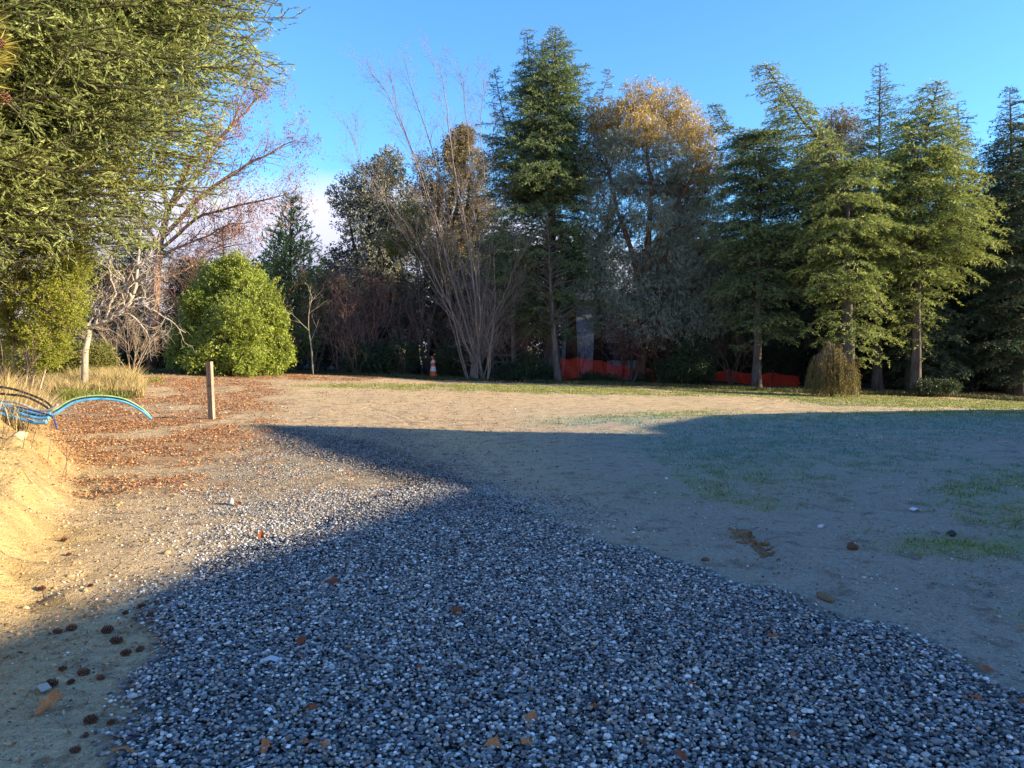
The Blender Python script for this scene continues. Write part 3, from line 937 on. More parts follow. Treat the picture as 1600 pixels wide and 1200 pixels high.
# --- big near spruce whose boughs fill the top left corner
def near_spruce():
    rng = np.random.default_rng(31)
    Y = 12.0
    b = (-11.2, Y, float(terr(-11.2, Y)) - .05)
    root = empty('spruce_tree', b, 'huge near spruce with blue green boughs filling the upper left corner', 'tree')
    gt = Geo(); gl = Geo()
    path = np.array([b, (-11.1, Y, 5), (-11.0, Y, 13.5)])
    zz = np.linspace(b[2], 13.5, 16); pth = interp_path(path, zz)
    tube(gt, pth, np.linspace(.34, .05, 16), 12, bump=.12)
    pr = []
    for py, xr in [(-330, 250), (-180, 400), (-60, 470), (0, 462), (60, 425), (110, 392), (170, 392), (230, 350), (290, 318), (340, 235), (375, 185)]:
        p = wp(xr, py, Y)
        pr.append((p[2], (p[0] + 11.1) * .955, (p[0] + 11.1) * .955))
    pr = sorted(pr)
    add_crown(rng, gl, gt, path, pr, 430, rise=.30, droop=.22, sec=.15, ter=.13, sl=.0125, ll=.072, lw=.0145, sec_len=.30, ang=(46, 10), up2=.12,
              d2=.10, d3=.05, flat=.35, fwd=1.15, ter_len=(.18, .36), t0=.3, az=(-85, 36), br=.012, jitr=(.66, 1.03))
    add_crown(rng, gl, gt, path, pr, 170, rise=.30, droop=.22, sec=.12, ter=.12, sl=.0125, ll=.072, lw=.0145, sec_len=.2, ang=(40, 10), up2=.12,
              d2=.10, d3=.05, flat=.35, fwd=1.15, ter_len=(.18, .36), t0=.5, az=(-50, 30), br=.01, jitr=(.82, 1.0))
    gt.build('trunk', M['bark'], root, True, b)
    gl.build('crown', M['spruce'], root, False, b)
    # long needled golden pine bough reaching in at the very left edge
    rng = np.random.default_rng(32)
    Y = 5.2
    p = wp(-40, 105, Y)
    bx = p[0] - 2.0
    r2 = empty('pine_tree', (bx, Y, float(terr(bx, Y)) - .05), 'golden long needled pine bough with brown cones at the left edge', 'tree')
    O = np.array(r2.location)
    gt = Geo(); gl = Geo()
    tube(gt, [(bx, Y, O[2]), (bx + .1, Y, 2), (bx, Y, 5.4)], [.12, .1, .03], 8, bump=.1)
    P0 = []; E = []
    for (ex, ey, dy) in [(-5, 95, 0), (0, 70, .1), (-20, 130, -.1), (-12, 40, .2), (-25, 160, .1), (-30, 10, 0)]:
        e = wp(ex, ey, Y + dy); s = np.array([bx, Y, e[2] - .5])
        tube(gt, [s, (s + e) / 2 + [0, 0, .12], e], [.03, .02, .008], 6)
        d = unit(e - s)
        N = 260
        t = rng.random(N) ** .6
        pp = e - d * (1 - t)[:, None] * .45
        dd = unit(d * .8 + rng.normal(0, .42, (N, 3)) + np.array([0, 0, -.15]))
        leaves(gl, rng, pp, dd, .15, .0042, rng.random(N))
    gt.build('trunk', M['bark'], r2, True, O); gl.build('crown', M['pine_gold'], r2, False, O)
    for (ex, ey) in [(8, 152), (-2, 66)]:
        g = Geo(); q = wp(ex, ey, Y - .05)
        cone_shape(g, rng, q, .075, .038, unit(np.array([.3, -.2, -1.0])))
        g.build('cone', MC, r2, False, O)


def cone_shape(g, rng, pos, length, width, axis, open_=.35):
    """a woody cone: core plus spiral rows of scales"""
    axis = unit(axis); ref = np.array([0, 0, 1.0]) if abs(axis[2]) < .9 else np.array([1.0, 0, 0])
    u = unit(np.cross(axis, ref)); v = np.cross(axis, u)
    s = np.linspace(0, 1, 7)
    prof = np.sin(np.pi * (s * .86 + .1)) ** .8
    pts = pos + axis * ((s - .5) * length)[:, None]
    tube(g, pts, prof * width * .40, 8, rnd=.1)
    n = 54
    k = np.arange(n); t = (k + .5) / n
    a = k * 2.39996
    rad = np.sin(np.pi * (t * .86 + .1)) ** .8 * width * .38
    o = np.cos(a)[:, None] * u + np.sin(a)[:, None] * v
    tg = -np.sin(a)[:, None] * u + np.cos(a)[:, None] * v
    P = pos + axis * ((t - .5) * length * .95)[:, None] + o * rad[:, None]
    jj = rng.uniform(.65, 1.35, n)
    out_d = unit(o + axis * open_)
    L = jj * width * .42 * (.6 + .6 * np.sin(np.pi * t)); Wd = width * .40 * (.6 + .5 * np.sin(np.pi * t))
    th = .10 * width
    A = P - tg * (Wd * .35)[:, None]; B = P + tg * (Wd * .35)[:, None]
    C = P + out_d * L[:, None] + tg * (Wd * .5)[:, None]; D = P + out_d * L[:, None] - tg * (Wd * .5)[:, None]
    dn = -axis * th
    V = np.stack([A, B, C, D, A + dn, B + dn, C + dn, D + dn], 1).reshape(-1, 3)
    q = np.array([(0, 1, 2, 3), (4, 7, 6, 5), (3, 2, 6, 7), (0, 3, 7, 4), (1, 5, 6, 2)])
    Q = (np.arange(n)[:, None, None] * 8 + q[None]).reshape(-1, 4)
    rn = np.tile(np.array([.15, .15, .85, .85, .1, .1, .6, .6]), n)
    g.add(V, Q, rnd=rn)


MC = attr_ramp_mat('cone_scales', [(0, (.03, .016, .01)), (.6, (.17, .075, .04)), (1, (.36, .19, .11))], .75, noise=.3)
near_spruce()


# ------------------------------------------------------------------ broadleaf, bushes, bare trees
def limb(rng, a, b, sag=.15, n=8, wob=.04):
    a = np.asarray(a, float); b = np.asarray(b, float)
    t = np.linspace(0, 1, n)[:, None]
    L = np.linalg.norm(b - a)
    p = a * (1 - t) + b * t
    p += np.array([0, 0, 1.0]) * (np.sin(np.pi * t) * sag * L) * -1
    p[1:-1] += rng.normal(0, wob * L / n * 2, (n - 2, 3))
    return p


def blob_leaves(rng, g, c, r, n, ll, lw, down=.5, shell=.55, per=7, tiptop=True, upn=None, gt=None, hub=None, amp=.45):
    """leafy twigs through the volume of one ellipsoid clump, denser to the outside"""
    c = np.asarray(c, float); r = np.asarray(r, float)
    m = n // per
    d = unit(rng.normal(0, 1, (m, 3)))
    rad = shell + (1 - shell) * rng.random(m) ** .7
    lump = 1.02 - amp / 2 + amp * vnoise(d[:, 0] * 2.6 + c[0], d[:, 2] * 2.6 + d[:, 1] * 2 + c[2], 91)
    P = c + d * r * (rad * lump)[:, None]
    if gt is not None:
        h = c if hub is None else np.asarray(hub, float)
        k = max(6, m // 14); sel = rng.choice(m, min(k, m), replace=False)
        segs(gt, np.repeat(h[None], len(sel), 0) + rng.normal(0, .1, (len(sel), 3)) * r, P[sel], .012, .004, 3)
    twd = unit(d + rng.normal(0, .6, (m, 3)) + np.array([0, 0, -down]))
    idx = np.repeat(np.arange(m), per)
    s = rng.random(len(idx))
    PP = P[idx] + twd[idx] * (s * ll * 2.2)[:, None] + rng.normal(0, ll * .25, (len(idx), 3))
    D = unit(twd[idx] + rng.normal(0, .75, (len(idx), 3)) + np.array([0, 0, -down]))
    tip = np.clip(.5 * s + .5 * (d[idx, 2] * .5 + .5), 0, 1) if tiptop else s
    rn = np.clip(.55 * rng.random(m)[idx] + .45 * rng.random(len(idx)), 0, 1)
    leaves(g, rng, PP, D, ll, lw, tip * rng.random(len(idx)), rn, upn)


def eucalyptus():
    rng = np.random.default_rng(41)
    Y = 35.0; b = wp(1003, 600, Y); bz = float(terr(b[0], Y)) - .05
    O = np.array([b[0], Y, bz])
    root = empty('eucalyptus_tree', O, 'tall eucalyptus with golden crown tufts and drooping grey green leaves', 'tree', 'trees along the back of the yard')
    gt = Geo(); gg = Geo(); gl = Geo()
    tr = np.array([O, wp(1006, 480, Y), wp(1013, 380, Y), wp(1018, 300, Y), wp(1012, 245, Y), wp(1008, 200, Y)])
    zz = np.linspace(O[2], tr[-1, 2], 20); pth = interp_path(tr, zz); pth[1:-1, :2] += rng.normal(0, .05, (18, 2))
    tube(gt, pth, np.linspace(.27, .05, 20), 10, bump=.15)
    tr2 = [wp(1006, 470, Y), wp(990, 400, Y), wp(965, 330, Y), wp(952, 270, Y), wp(940, 215, Y)]
    tube(gt, tr2, [.15, .12, .09, .06, .03], 8, bump=.15)
    tr3 = [wp(1010, 430, Y), wp(1040, 350, Y), wp(1075, 290, Y), wp(1095, 240, Y)]
    tube(gt, tr3, [.13, .1, .07, .03], 8, bump=.15)
    gold = [(1005, 150, 34, 26, 0), (1045, 162, 34, 28, .4), (985, 172, 26, 24, -.4), (1072, 190, 32, 30, 0), (1093, 215, 28, 26, -.6), (1040, 200, 34, 28, .9),
            (942, 180, 26, 24, 0), (945, 207, 24, 24, .5), (1110, 262, 24, 26, 0), (1005, 200, 30, 22, -.6)]
    grey = [(1000, 288, 26, 22, .2), (1045, 285, 26, 22, .5), (975, 280, 20, 22, -.3), (1000, 230, 42, 28, .3), (1040, 245, 38, 30, -.4), (1078, 250, 34, 32, .5), (935, 240, 32, 30, 0), (925, 275, 26, 26, .4), (965, 225, 26, 24, -.5),
            (1105, 300, 32, 34, .2), (1075, 310, 34, 30, .9), (940, 310, 30, 30, -.4), (975, 345, 34, 28, .2), (1020, 330, 34, 30, -.8), (1055, 355, 38, 30, .2),
            (1100, 350, 36, 30, -.4), (930, 360, 34, 30, .2), (950, 400, 40, 34, -.3), (1000, 395, 40, 34, .5), (1045, 405, 42, 34, -.4), (1090, 400, 38, 34, .3),
            (935, 450, 40, 36, 0), (980, 455, 42, 34, -.7), (1030, 455, 42, 34, -.2), (1080, 450, 44, 36, 0), (1120, 430, 34, 36, .3), (960, 500, 42, 30, .2),
            (1010, 505, 42, 30, -.8), (1065, 500, 46, 34, -.4), (1110, 490, 38, 34, -.2)]
    hubs = list(pth[6:]) + [np.array(q) for q in tr2] + [np.array(q) for q in tr3]
    H = np.array(hubs)
    for lst, gx, nn in ((gold, gg, 3600), (grey, gl, 4600)):
        for (px, py, rx, rz, dy) in lst:
            c = wp(px, py, Y + dy * 1.4); k = Y / F
            r = np.array([rx * k, (rx + rz) * .5 * k, rz * k])
            cand = H[H[:, 2] < c[2] + .2] if (H[:, 2] < c[2] + .2).any() else H
            h = cand[np.argmin(np.linalg.norm(cand - c, axis=1) + .0)]
            tube(gt, limb(rng, h, c, .06), np.linspace(.06, .015, 8), 5)
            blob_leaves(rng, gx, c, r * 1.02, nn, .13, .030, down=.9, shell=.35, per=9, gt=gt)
    gt.build('trunk', M['bark_red'], root, True, O)
    gl.build('lower_crown', M['euc'], root, False, O)
    gg.build('upper_crown', M['euc_gold'], root, False, O)


eucalyptus()


def broad(seed, name, label, cat, Y, bx, base_py, blobs, n, leaf, bark='bark', ll=.09, lw=.035, down=.2, shell=.5, trunk_r=.08, group=None, per=7, stems=None, amp=.5, shoots=0):
    """blobs: (px, py, rx, rz, dy) in pixels at depth Y"""
    rng = np.random.default_rng(seed)
    b = wp(bx, base_py, Y); bz = float(terr(b[0], Y)) - .05
    O = np.array([b[0], Y, bz]); root = empty(name, O, label, cat, group)
    gt = Geo(); gl = Geo(); k = Y / F
    for i, (px, py, rx, rz, dy) in enumerate(blobs):
        c = wp(px, py, Y + dy)
        h = c.copy(); h[2] = max(bz + .3, c[2] - rz * k * .9)
        s = O + np.array([rng.uniform(-.12, .12), rng.uniform(-.1, .1), 0])
        if stems is None or i < stems:
            tube(gt, limb(rng, s, c, -.03), np.linspace(trunk_r, trunk_r * .2, 8), 6)
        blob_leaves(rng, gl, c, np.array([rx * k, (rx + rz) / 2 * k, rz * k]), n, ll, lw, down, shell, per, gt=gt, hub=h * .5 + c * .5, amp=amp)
    for q in range(shoots):
        px, py, rx, rz, dy = blobs[rng.integers(len(blobs))]
        c = wp(px, py, Y + dy); d = unit(rng.normal(0, 1, 3) * [1, 1, .8] + [0, -.2, .45])
        a0 = c + d * np.array([rx * k, (rx + rz) / 2 * k, rz * k]) * .85; L = rng.uniform(.2, .6)
        d2 = unit(d + [0, 0, .7]); n_ = 26
        segs(gt, a0[None], (a0 + d2 * L)[None], .006, .003, 3)
        leaves(gl, rng, a0 + d2 * (rng.random(n_) * L)[:, None], unit(d2 + rng.normal(0, .6, (n_, 3))), ll, lw, rng.random(n_), np.full(n_, rng.random()))
    gt.build('trunk', M[bark], root, True, O)
    gl.build('crown', M[leaf], root, False, O)
    return root


broad(51, 'round_bush', 'large round light green bush glowing in the sun behind the wooden post', 'bush', 31.5, 368, 582,
      [(366, 480, 64, 56, .3), (325, 500, 42, 44, .2), (402, 500, 42, 52, -.5), (355, 535, 50, 42, -1.0), (425, 525, 28, 40, .2), (338, 452, 36, 34, .4), (392, 446, 32, 34, -.2),
       (296, 528, 24, 40, .5), (372, 420, 20, 18, 0), (352, 428, 18, 16, -.2), (418, 472, 22, 30, 0), (330, 562, 34, 20, -1.1), (385, 560, 30, 22, -1.2), (425, 562, 26, 18, -.3), (372, 500, 34, 30, -1.5),
       (443, 548, 12, 18, 0), (310, 475, 20, 20, -.4), (284, 552, 14, 26, .3), (434, 500, 14, 18, -.2)], 7600, 'bush', ll=.095, lw=.038, shell=.4, per=8, amp=1.1, shoots=240)
broad(52, 'leafy_tree', 'yellow green small leaved tree with slim stems below the spruce boughs', 'tree', 13.5, 40, 590,
      [(30, 420, 60, 50, 0), (90, 420, 48, 50, .3), (10, 470, 50, 50, .2), (75, 470, 45, 40, -.2), (120, 400, 26, 36, 0), (60, 380, 70, 26, 0), (100, 500, 36, 34, .2), (65, 520, 30, 34, 0), (-30, 440, 50, 60, 0), (72, 552, 16, 22, 0), (50, 450, 60, 60, .5), (110, 455, 30, 50, 0), (20, 520, 34, 30, .3), (85, 540, 22, 24, .2)],
      6200, 'bush_yellow', ll=.045, lw=.014, shell=.1, per=9, bark='bark_tan', trunk_r=.022, stems=6, amp=1.0, shoots=90)
broad(68, 'hedge_shrub', 'olive hedge behind the yellow green tree at the left edge', 'shrub', 24.0, 20, 590,
      [(0, 540, 50, 50, 0), (60, 550, 44, 40, 0), (105, 560, 30, 28, .3), (-50, 530, 50, 60, 0), (150, 560, 26, 22, .5)], 6000, 'olive_leaf', ll=.08, lw=.03)
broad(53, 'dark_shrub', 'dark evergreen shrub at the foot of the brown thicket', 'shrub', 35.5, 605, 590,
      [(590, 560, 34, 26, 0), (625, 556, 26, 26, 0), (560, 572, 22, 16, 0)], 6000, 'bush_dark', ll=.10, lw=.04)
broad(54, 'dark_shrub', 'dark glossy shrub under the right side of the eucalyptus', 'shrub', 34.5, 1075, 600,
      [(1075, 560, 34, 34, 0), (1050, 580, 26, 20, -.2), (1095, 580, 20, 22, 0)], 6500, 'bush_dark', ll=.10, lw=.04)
broad(55, 'red_shrub', 'dark red and olive twiggy shrub beneath the eucalyptus', 'shrub', 34.0, 985, 600,
      [(985, 530, 40, 40, 0), (1025, 520, 40, 44, .3)], 3000, 'red_leaf', ll=.10, lw=.04, shell=.2, bark='bark_dark')
broad(56, 'broadleaf_tree', 'grey green leafy tree standing behind the reddish brown thicket', 'tree', 42.0, 585, 590,
      [(545, 310, 30, 32, 0), (580, 290, 32, 36, 0), (607, 262, 24, 26, 0), (615, 310, 34, 40, 0), (570, 350, 44, 36, 0), (640, 345, 30, 36, 0), (600, 400, 50, 44, 0), (560, 440, 44, 44, .5), (625, 460, 44, 44, .5)],
      3200, 'grey_leaf', ll=.16, lw=.07, shell=.35, trunk_r=.2, bark='bark_dark')
broad(57, 'cypress_tree', 'bronze brown topped tree behind the tall bare stems', 'tree', 43.0, 690, 590,
      [(685, 275, 42, 40, 0), (712, 235, 16, 26, 0), (725, 215, 10, 14, 0), (735, 262, 30, 34, 0), (665, 320, 36, 36, 0), (715, 320, 44, 42, 0), (750, 330, 26, 40, 0), (690, 380, 56, 46, 0)],
      5600, 'brown_leaf', ll=.15, lw=.05, shell=.35, trunk_r=.25, bark='bark_dark')
broad(58, 'olive_tree', 'small olive yellow tree glimpsed through the bare stems', 'tree', 38.0, 668, 590,
      [(645, 345, 18, 26, 0), (655, 385, 24, 28, 0), (620, 380, 18, 20, 0), (690, 400, 18, 22, 0)], 3000, 'olive_leaf', ll=.13, lw=.04, shell=.3)
broad(60, 'dark_shrub', 'low dark shrub beside the orange and white traffic cone', 'shrub', 35.5, 700, 592,
      [(706, 556, 22, 20, 0), (735, 575, 22, 16, 0), (700, 578, 12, 12, 0)], 3600, 'bush_dark', ll=.12, lw=.035)
broad(61, 'dark_shrub', 'low dark shrub at the foot of the tallest cedar', 'shrub', 34.5, 830, 598,
      [(826, 575, 20, 22, 0), (800, 583, 20, 14, 0), (852, 585, 16, 14, 0)], 3600, 'bush_dark', ll=.11, lw=.035)
broad(62, 'dark_shrub', 'low dark shrub in front of the orange mesh fence', 'shrub', 35.0, 945, 603,
      [(922, 593, 12, 8, 0), (950, 596, 18, 7, 0), (1000, 592, 14, 9, 0)], 2400, 'bush_dark', ll=.11, lw=.035)
broad(63, 'dark_shrub', 'low dark shrub with bright tips near the right hand trunks', 'shrub', 30.5, 1450, 612,
      [(1450, 604, 26, 9, 0), (1480, 603, 14, 8, 0)], 2600, 'bush_dark', ll=.09, lw=.03)
broad(64, 'broadleaf_tree', 'pale brown autumn tree high between the two cedar tops', 'tree', 41.0, 1320, 600,
      [(1310, 190, 24, 22, 0), (1295, 215, 26, 24, 0), (1330, 215, 24, 26, 0), (1310, 250, 34, 30, 0)], 2600, 'brown_leaf', ll=.14, lw=.04, shell=.3, trunk_r=.16)
broad(65, 'broadleaf_tree', 'dark leafy tree filling the gap behind the sapling', 'tree', 40.0, 500, 590,
      [(500, 470, 40, 50, 0), (540, 480, 40, 50, 0), (480, 540, 40, 40, 0), (540, 545, 44, 40, 0)], 4200, 'bush_dark', ll=.15, lw=.06, shell=.3, trunk_r=.12)
broad(66, 'broadleaf_tree', 'dark leafy tree in the shade behind the bare stems', 'tree', 41.0, 740, 590,
      [(700, 450, 40, 50, 0), (750, 440, 44, 50, 0), (800, 460, 40, 50, 0), (640, 480, 44, 44, 0), (690, 505, 40, 28, 0), (780, 510, 50, 36, 0)], 4200, 'bush_dark', ll=.15, lw=.06, shell=.3, trunk_r=.14)
broad(67, 'hedge_shrub', 'dark shrub line in shade left of the round bush', 'shrub', 34.0, 240, 585,
      [(215, 545, 30, 32, 0), (250, 540, 30, 38, 0), (275, 560, 24, 24, 0), (180, 555, 24, 24, 0)], 5000, 'bush_dark', ll=.11, lw=.04)
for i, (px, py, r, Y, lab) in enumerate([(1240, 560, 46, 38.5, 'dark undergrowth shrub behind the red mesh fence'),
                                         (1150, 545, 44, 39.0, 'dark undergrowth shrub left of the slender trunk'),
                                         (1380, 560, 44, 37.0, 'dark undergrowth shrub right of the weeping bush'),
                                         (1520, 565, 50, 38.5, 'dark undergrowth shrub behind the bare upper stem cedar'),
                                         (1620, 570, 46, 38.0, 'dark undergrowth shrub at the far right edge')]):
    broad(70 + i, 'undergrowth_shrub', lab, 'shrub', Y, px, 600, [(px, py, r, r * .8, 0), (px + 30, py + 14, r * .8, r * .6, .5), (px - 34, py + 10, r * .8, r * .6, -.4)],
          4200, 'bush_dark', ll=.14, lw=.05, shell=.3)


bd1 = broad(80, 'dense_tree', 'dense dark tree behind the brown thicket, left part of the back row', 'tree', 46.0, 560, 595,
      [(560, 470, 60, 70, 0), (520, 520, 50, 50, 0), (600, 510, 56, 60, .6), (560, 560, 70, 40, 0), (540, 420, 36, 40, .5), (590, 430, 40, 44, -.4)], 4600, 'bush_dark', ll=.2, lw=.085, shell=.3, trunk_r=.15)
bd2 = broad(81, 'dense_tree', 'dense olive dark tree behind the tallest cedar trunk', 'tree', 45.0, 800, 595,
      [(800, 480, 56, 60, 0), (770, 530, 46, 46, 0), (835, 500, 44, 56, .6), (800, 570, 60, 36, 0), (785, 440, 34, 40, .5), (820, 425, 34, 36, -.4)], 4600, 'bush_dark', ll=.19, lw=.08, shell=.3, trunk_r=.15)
for src, x, y, sc_, r, lab in [(bd1, -24.5, 45, .85, 1, 'dense dark tree behind the spruce at the left end of the back row'), (bd2, -19.5, 47, .9, 2, 'dense dark tree behind the crooked pale tree'),
                               (bd1, -15.5, 45, .85, 4, 'dense dark tree behind the round bush'), (bd2, -11.5, 48, .8, 3, 'dense dark tree behind the green young pine'),
                               (bd1, -3.5, 47, 1.2, 5, 'dense dark tree behind the fan of pale stems'), 
                               (bd1, 5.0, 52, 1.25, 2, 'dense dark tree behind the pale blue wall'), (bd2, 9.8, 47, 1.2, 1, 'dense dark tree right of the pale blue wall'),
                               (bd1, 13.2, 46, 1.15, 0, 'dense dark tree behind the slender cedar trunk'), (bd2, 16.3, 48, 1.3, 5, 'dense dark tree behind the thick shaded cedar'),
                               (bd1, 20.0, 46, 1.3, 3, 'dense dark tree behind the windswept cedar'), (bd2, 23.6, 45, 1.3, 4, 'dense dark tree behind the thin stemmed cedar'),
                               (bd1, 27.5, 44, 1.3, 1.5, 'dense dark tree behind the right edge cedar'), (bd2, 31.5, 44, 1.3, 2.5, 'dense dark tree at the right end of the back row')]:
    copy_tree(src, (x, y, float(terr(x, y)) - .05), r, sc_, lab)


def weeping():
    rng = np.random.default_rng(81)
    Y = 28.8; b = wp(1300, 600, Y); bz = float(terr(b[0], Y)) - .03
    O = np.array([b[0], Y, bz])
    root = empty('weeping_shrub', O, 'golden olive weeping shrub in front of the right hand cedar trunks', 'shrub')
    gt = Geo(); gl = Geo()
    top = wp(1296, 528, Y)[2]
    tube(gt, [O, O + [0.0, 0, .8], [O[0] - .1, Y, top - .2]], [.07, .05, .02], 7)
    for i in range(420):
        a = rng.random() * 2 * np.pi; R = rng.uniform(.15, .95) ; h = rng.uniform(.45, 1.0) * (top - bz) * (1.06 - .35 * R)
        s = np.array([O[0] - .08, Y, bz + h * rng.uniform(.75, .95)])
        e = np.array([O[0] + math.cos(a) * R * .95, Y + math.sin(a) * R * .8, bz + h * (1.0 if R < .4 else .9)])
        d = rng.uniform(.35, .95) * h; f = e + [math.cos(a) * .12, math.sin(a) * .12, -d]
        f[2] = max(f[2], bz + .03)
        pts = np.array([s, e, e * .5 + f * .5 + [math.cos(a) * .05, math.sin(a) * .05, .04], f])
        segs(gt, pts[:-1], pts[1:], .006, .003, 3)
        N = 46
        t = rng.random(N)
        PP = np.where(t[:, None] < .5, e + (pts[2] - e) * (t * 2)[:, None], pts[2] + (f - pts[2]) * ((t - .5) * 2)[:, None])
        leaves(gl, rng, PP, unit(rng.normal(0, .35, (N, 3)) + [0, 0, -1]), .11, .012, np.clip((PP[:, 2] - bz) / (top - bz) * 1.6 - .7 + rng.normal(0, .2, N), 0, 1))
    gt.build('trunk', M['bark'], root, True, O); gl.build('crown', M['weep'], root, False, O)


weeping()


class Bare:
    def __init__(s, seed):
        s.rng = np.random.default_rng(seed); s.S = []; s.tips = []

    def grow(s, p, d, L, r, lev, maxlev, wander, up, spread, kidn, ratio=.62, seg=.28, tmin=.25, rend=.35, kink=0.0):
        rng = s.rng
        n = max(2, int(L / seg)); st = L / n
        p = np.array(p, float); d = unit(np.array(d, float))
        nk = kidn[min(lev, len(kidn) - 1)] if lev < maxlev else 0
        ks = sorted(rng.uniform(tmin, .97, nk) * n) if nk else []
        side = rng.random() * 6.28
        for i in range(n):
            w = wander * (1 + 2.0 * kink * (rng.random() < .25))
            d = unit(d + rng.normal(0, w, 3) + np.array([0, 0, up]))
            q = p + d * st
            ra = r * (1 - (1 - rend) * i / n); rb = r * (1 - (1 - rend) * (i + 1) / n)
            s.S.append((p, q, ra, rb))
            while ks and ks[0] < i + 1:
                t = ks.pop(0) / n
                side += 2.4 + rng.normal(0, .3)
                ref = np.array([math.cos(side), math.sin(side), 0.0])
                o = unit(np.cross(d, ref) + 1e-3)
                a = spread * rng.uniform(.7, 1.3)
                s.grow(q, d * math.cos(a) + o * math.sin(a), L * ratio * (1.15 - .6 * t) * rng.uniform(.7, 1.2), max(rb * .62, .0035), lev + 1, maxlev, wander * 1.1, up, spread, kidn, ratio, seg * .8, .15, rend, kink)
            p = q
        s.tips.append((p, d))

    def mesh(s, g, k=4, sel=None):
        A = np.array([x[0] for x in s.S]); B = np.array([x[1] for x in s.S])
        r0 = np.array([x[2] for x in s.S]); r1 = np.array([x[3] for x in s.S])
        big = r0 > .03
        segs(g, A[big], B[big] + unit(B[big] - A[big]) * r1[big][:, None] * .3, r0[big], r1[big], 7)
        segs(g, A[~big], B[~big], r0[~big], r1[~big], k)


def bare_root(name, label, cat, px, Y, group=None):
    b = wp(px, 600, Y); bz = float(terr(b[0], Y)) - .05
    O = np.array([b[0], Y, bz])
    return empty(name, O, label, cat, group), O


# tall fan of bare upright stems
def fan_tree():
    root, O = bare_root('bare_tree', 'tall bare tree fanning upright pale stems from one base, left of centre', 'tree', 742, 34.0)
    B = Bare(91); rng = B.rng; Y = 34.0
    g0 = Geo()
    for (pts, r) in [([(742, 560), (708, 460), (690, 400), (655, 290), (618, 190), (598, 105)], .10),
                     ([(744, 555), (728, 470), (705, 380), (680, 270), (640, 160), (622, 85)], .11),
                     ([(746, 550), (738, 450), (722, 340), (700, 230), (690, 150), (684, 92)], .10),
                     ([(746, 560), (748, 450), (745, 340), (732, 240), (722, 160), (716, 110)], .09),
                     ([(748, 560), (752, 470), (768, 380), (775, 300), (768, 220), (775, 160)], .07),
                     ([(740, 565), (716, 500), (690, 440), (640, 350), (570, 260), (545, 200)], .07),
                     ([(738, 565), (700, 490), (668, 430), (600, 330), (555, 260), (530, 190)], .05),
                     ([(748, 575), (770, 500), (800, 440), (815, 390)], .05),
                     ([(748, 575), (765, 520), (790, 480), (822, 440)], .04),
                     ([(740, 560), (722, 470), (670, 340), (640, 240), (600, 150), (575, 120)], .08),
                     ([(746, 560), (742, 420), (760, 300), (748, 200), (752, 120)], .06)]:
        dy = rng.uniform(-1.4, 1.4)
        W_ = [O + [0, 0, .0]] + [wp(a, b, Y + dy * (i + 1) / len(pts)) for i, (a, b) in enumerate(pts)]
        W_ = np.array(W_)
        t = np.linspace(0, 1, 26)
        ti = np.linspace(0, 1, len(W_))
        P = np.stack([np.interp(t, ti, W_[:, k]) for k in range(3)], -1)
        P[1:-1] = (P[:-2] + P[1:-1] * 2 + P[2:]) / 4
        P[2:] += np.cumsum(rng.normal(0, .032, (24, 3)), 0)
        rad = r * .5 * (1 - t) ** .9 + .006
        tube(g0, P, rad, 7, bump=.1)
        for j in [q for q in range(5, 25) for _ in range(1 if q < 10 else 2)]:
            if rng.random() < .9:
                tg = unit(P[min(j + 1, 25)] - P[j - 1]); a = rng.random() * 6.28
                o = unit(np.cross(tg, [math.cos(a), math.sin(a), 0]))
                an = rng.uniform(.3, .55)
                B.grow(P[j], tg * math.cos(an) + o * math.sin(an), rng.uniform(.9, 2.4) * (1.1 - .5 * t[j]), max(.008, rad[j] * .45), 1, 3, .08, .05, .5, [0, 6, 4], .55, .25)
    for k in range(6):
        a = rng.random() * 6.283; sp = rng.uniform(.12, .42)
        B.grow(O + [math.cos(a) * .4, math.sin(a) * .4, .0], (math.cos(a) * sp - .14, math.sin(a) * sp, 1), rng.uniform(5, 9.5), rng.uniform(.02, .04), 0, 3, .07, .03, .42, [6, 4, 3], .34, .3, .3)
    B.mesh(g0, 3)
    # trunk base
    tube(g0, [O + [0, 0, -.05], O + [0, 0, .35], wp(743, 548, Y)], [.26, .19, .13], 10, bump=.2)
    g0.build('branches', M['bark_fan'], root, True, O)


fan_tree()


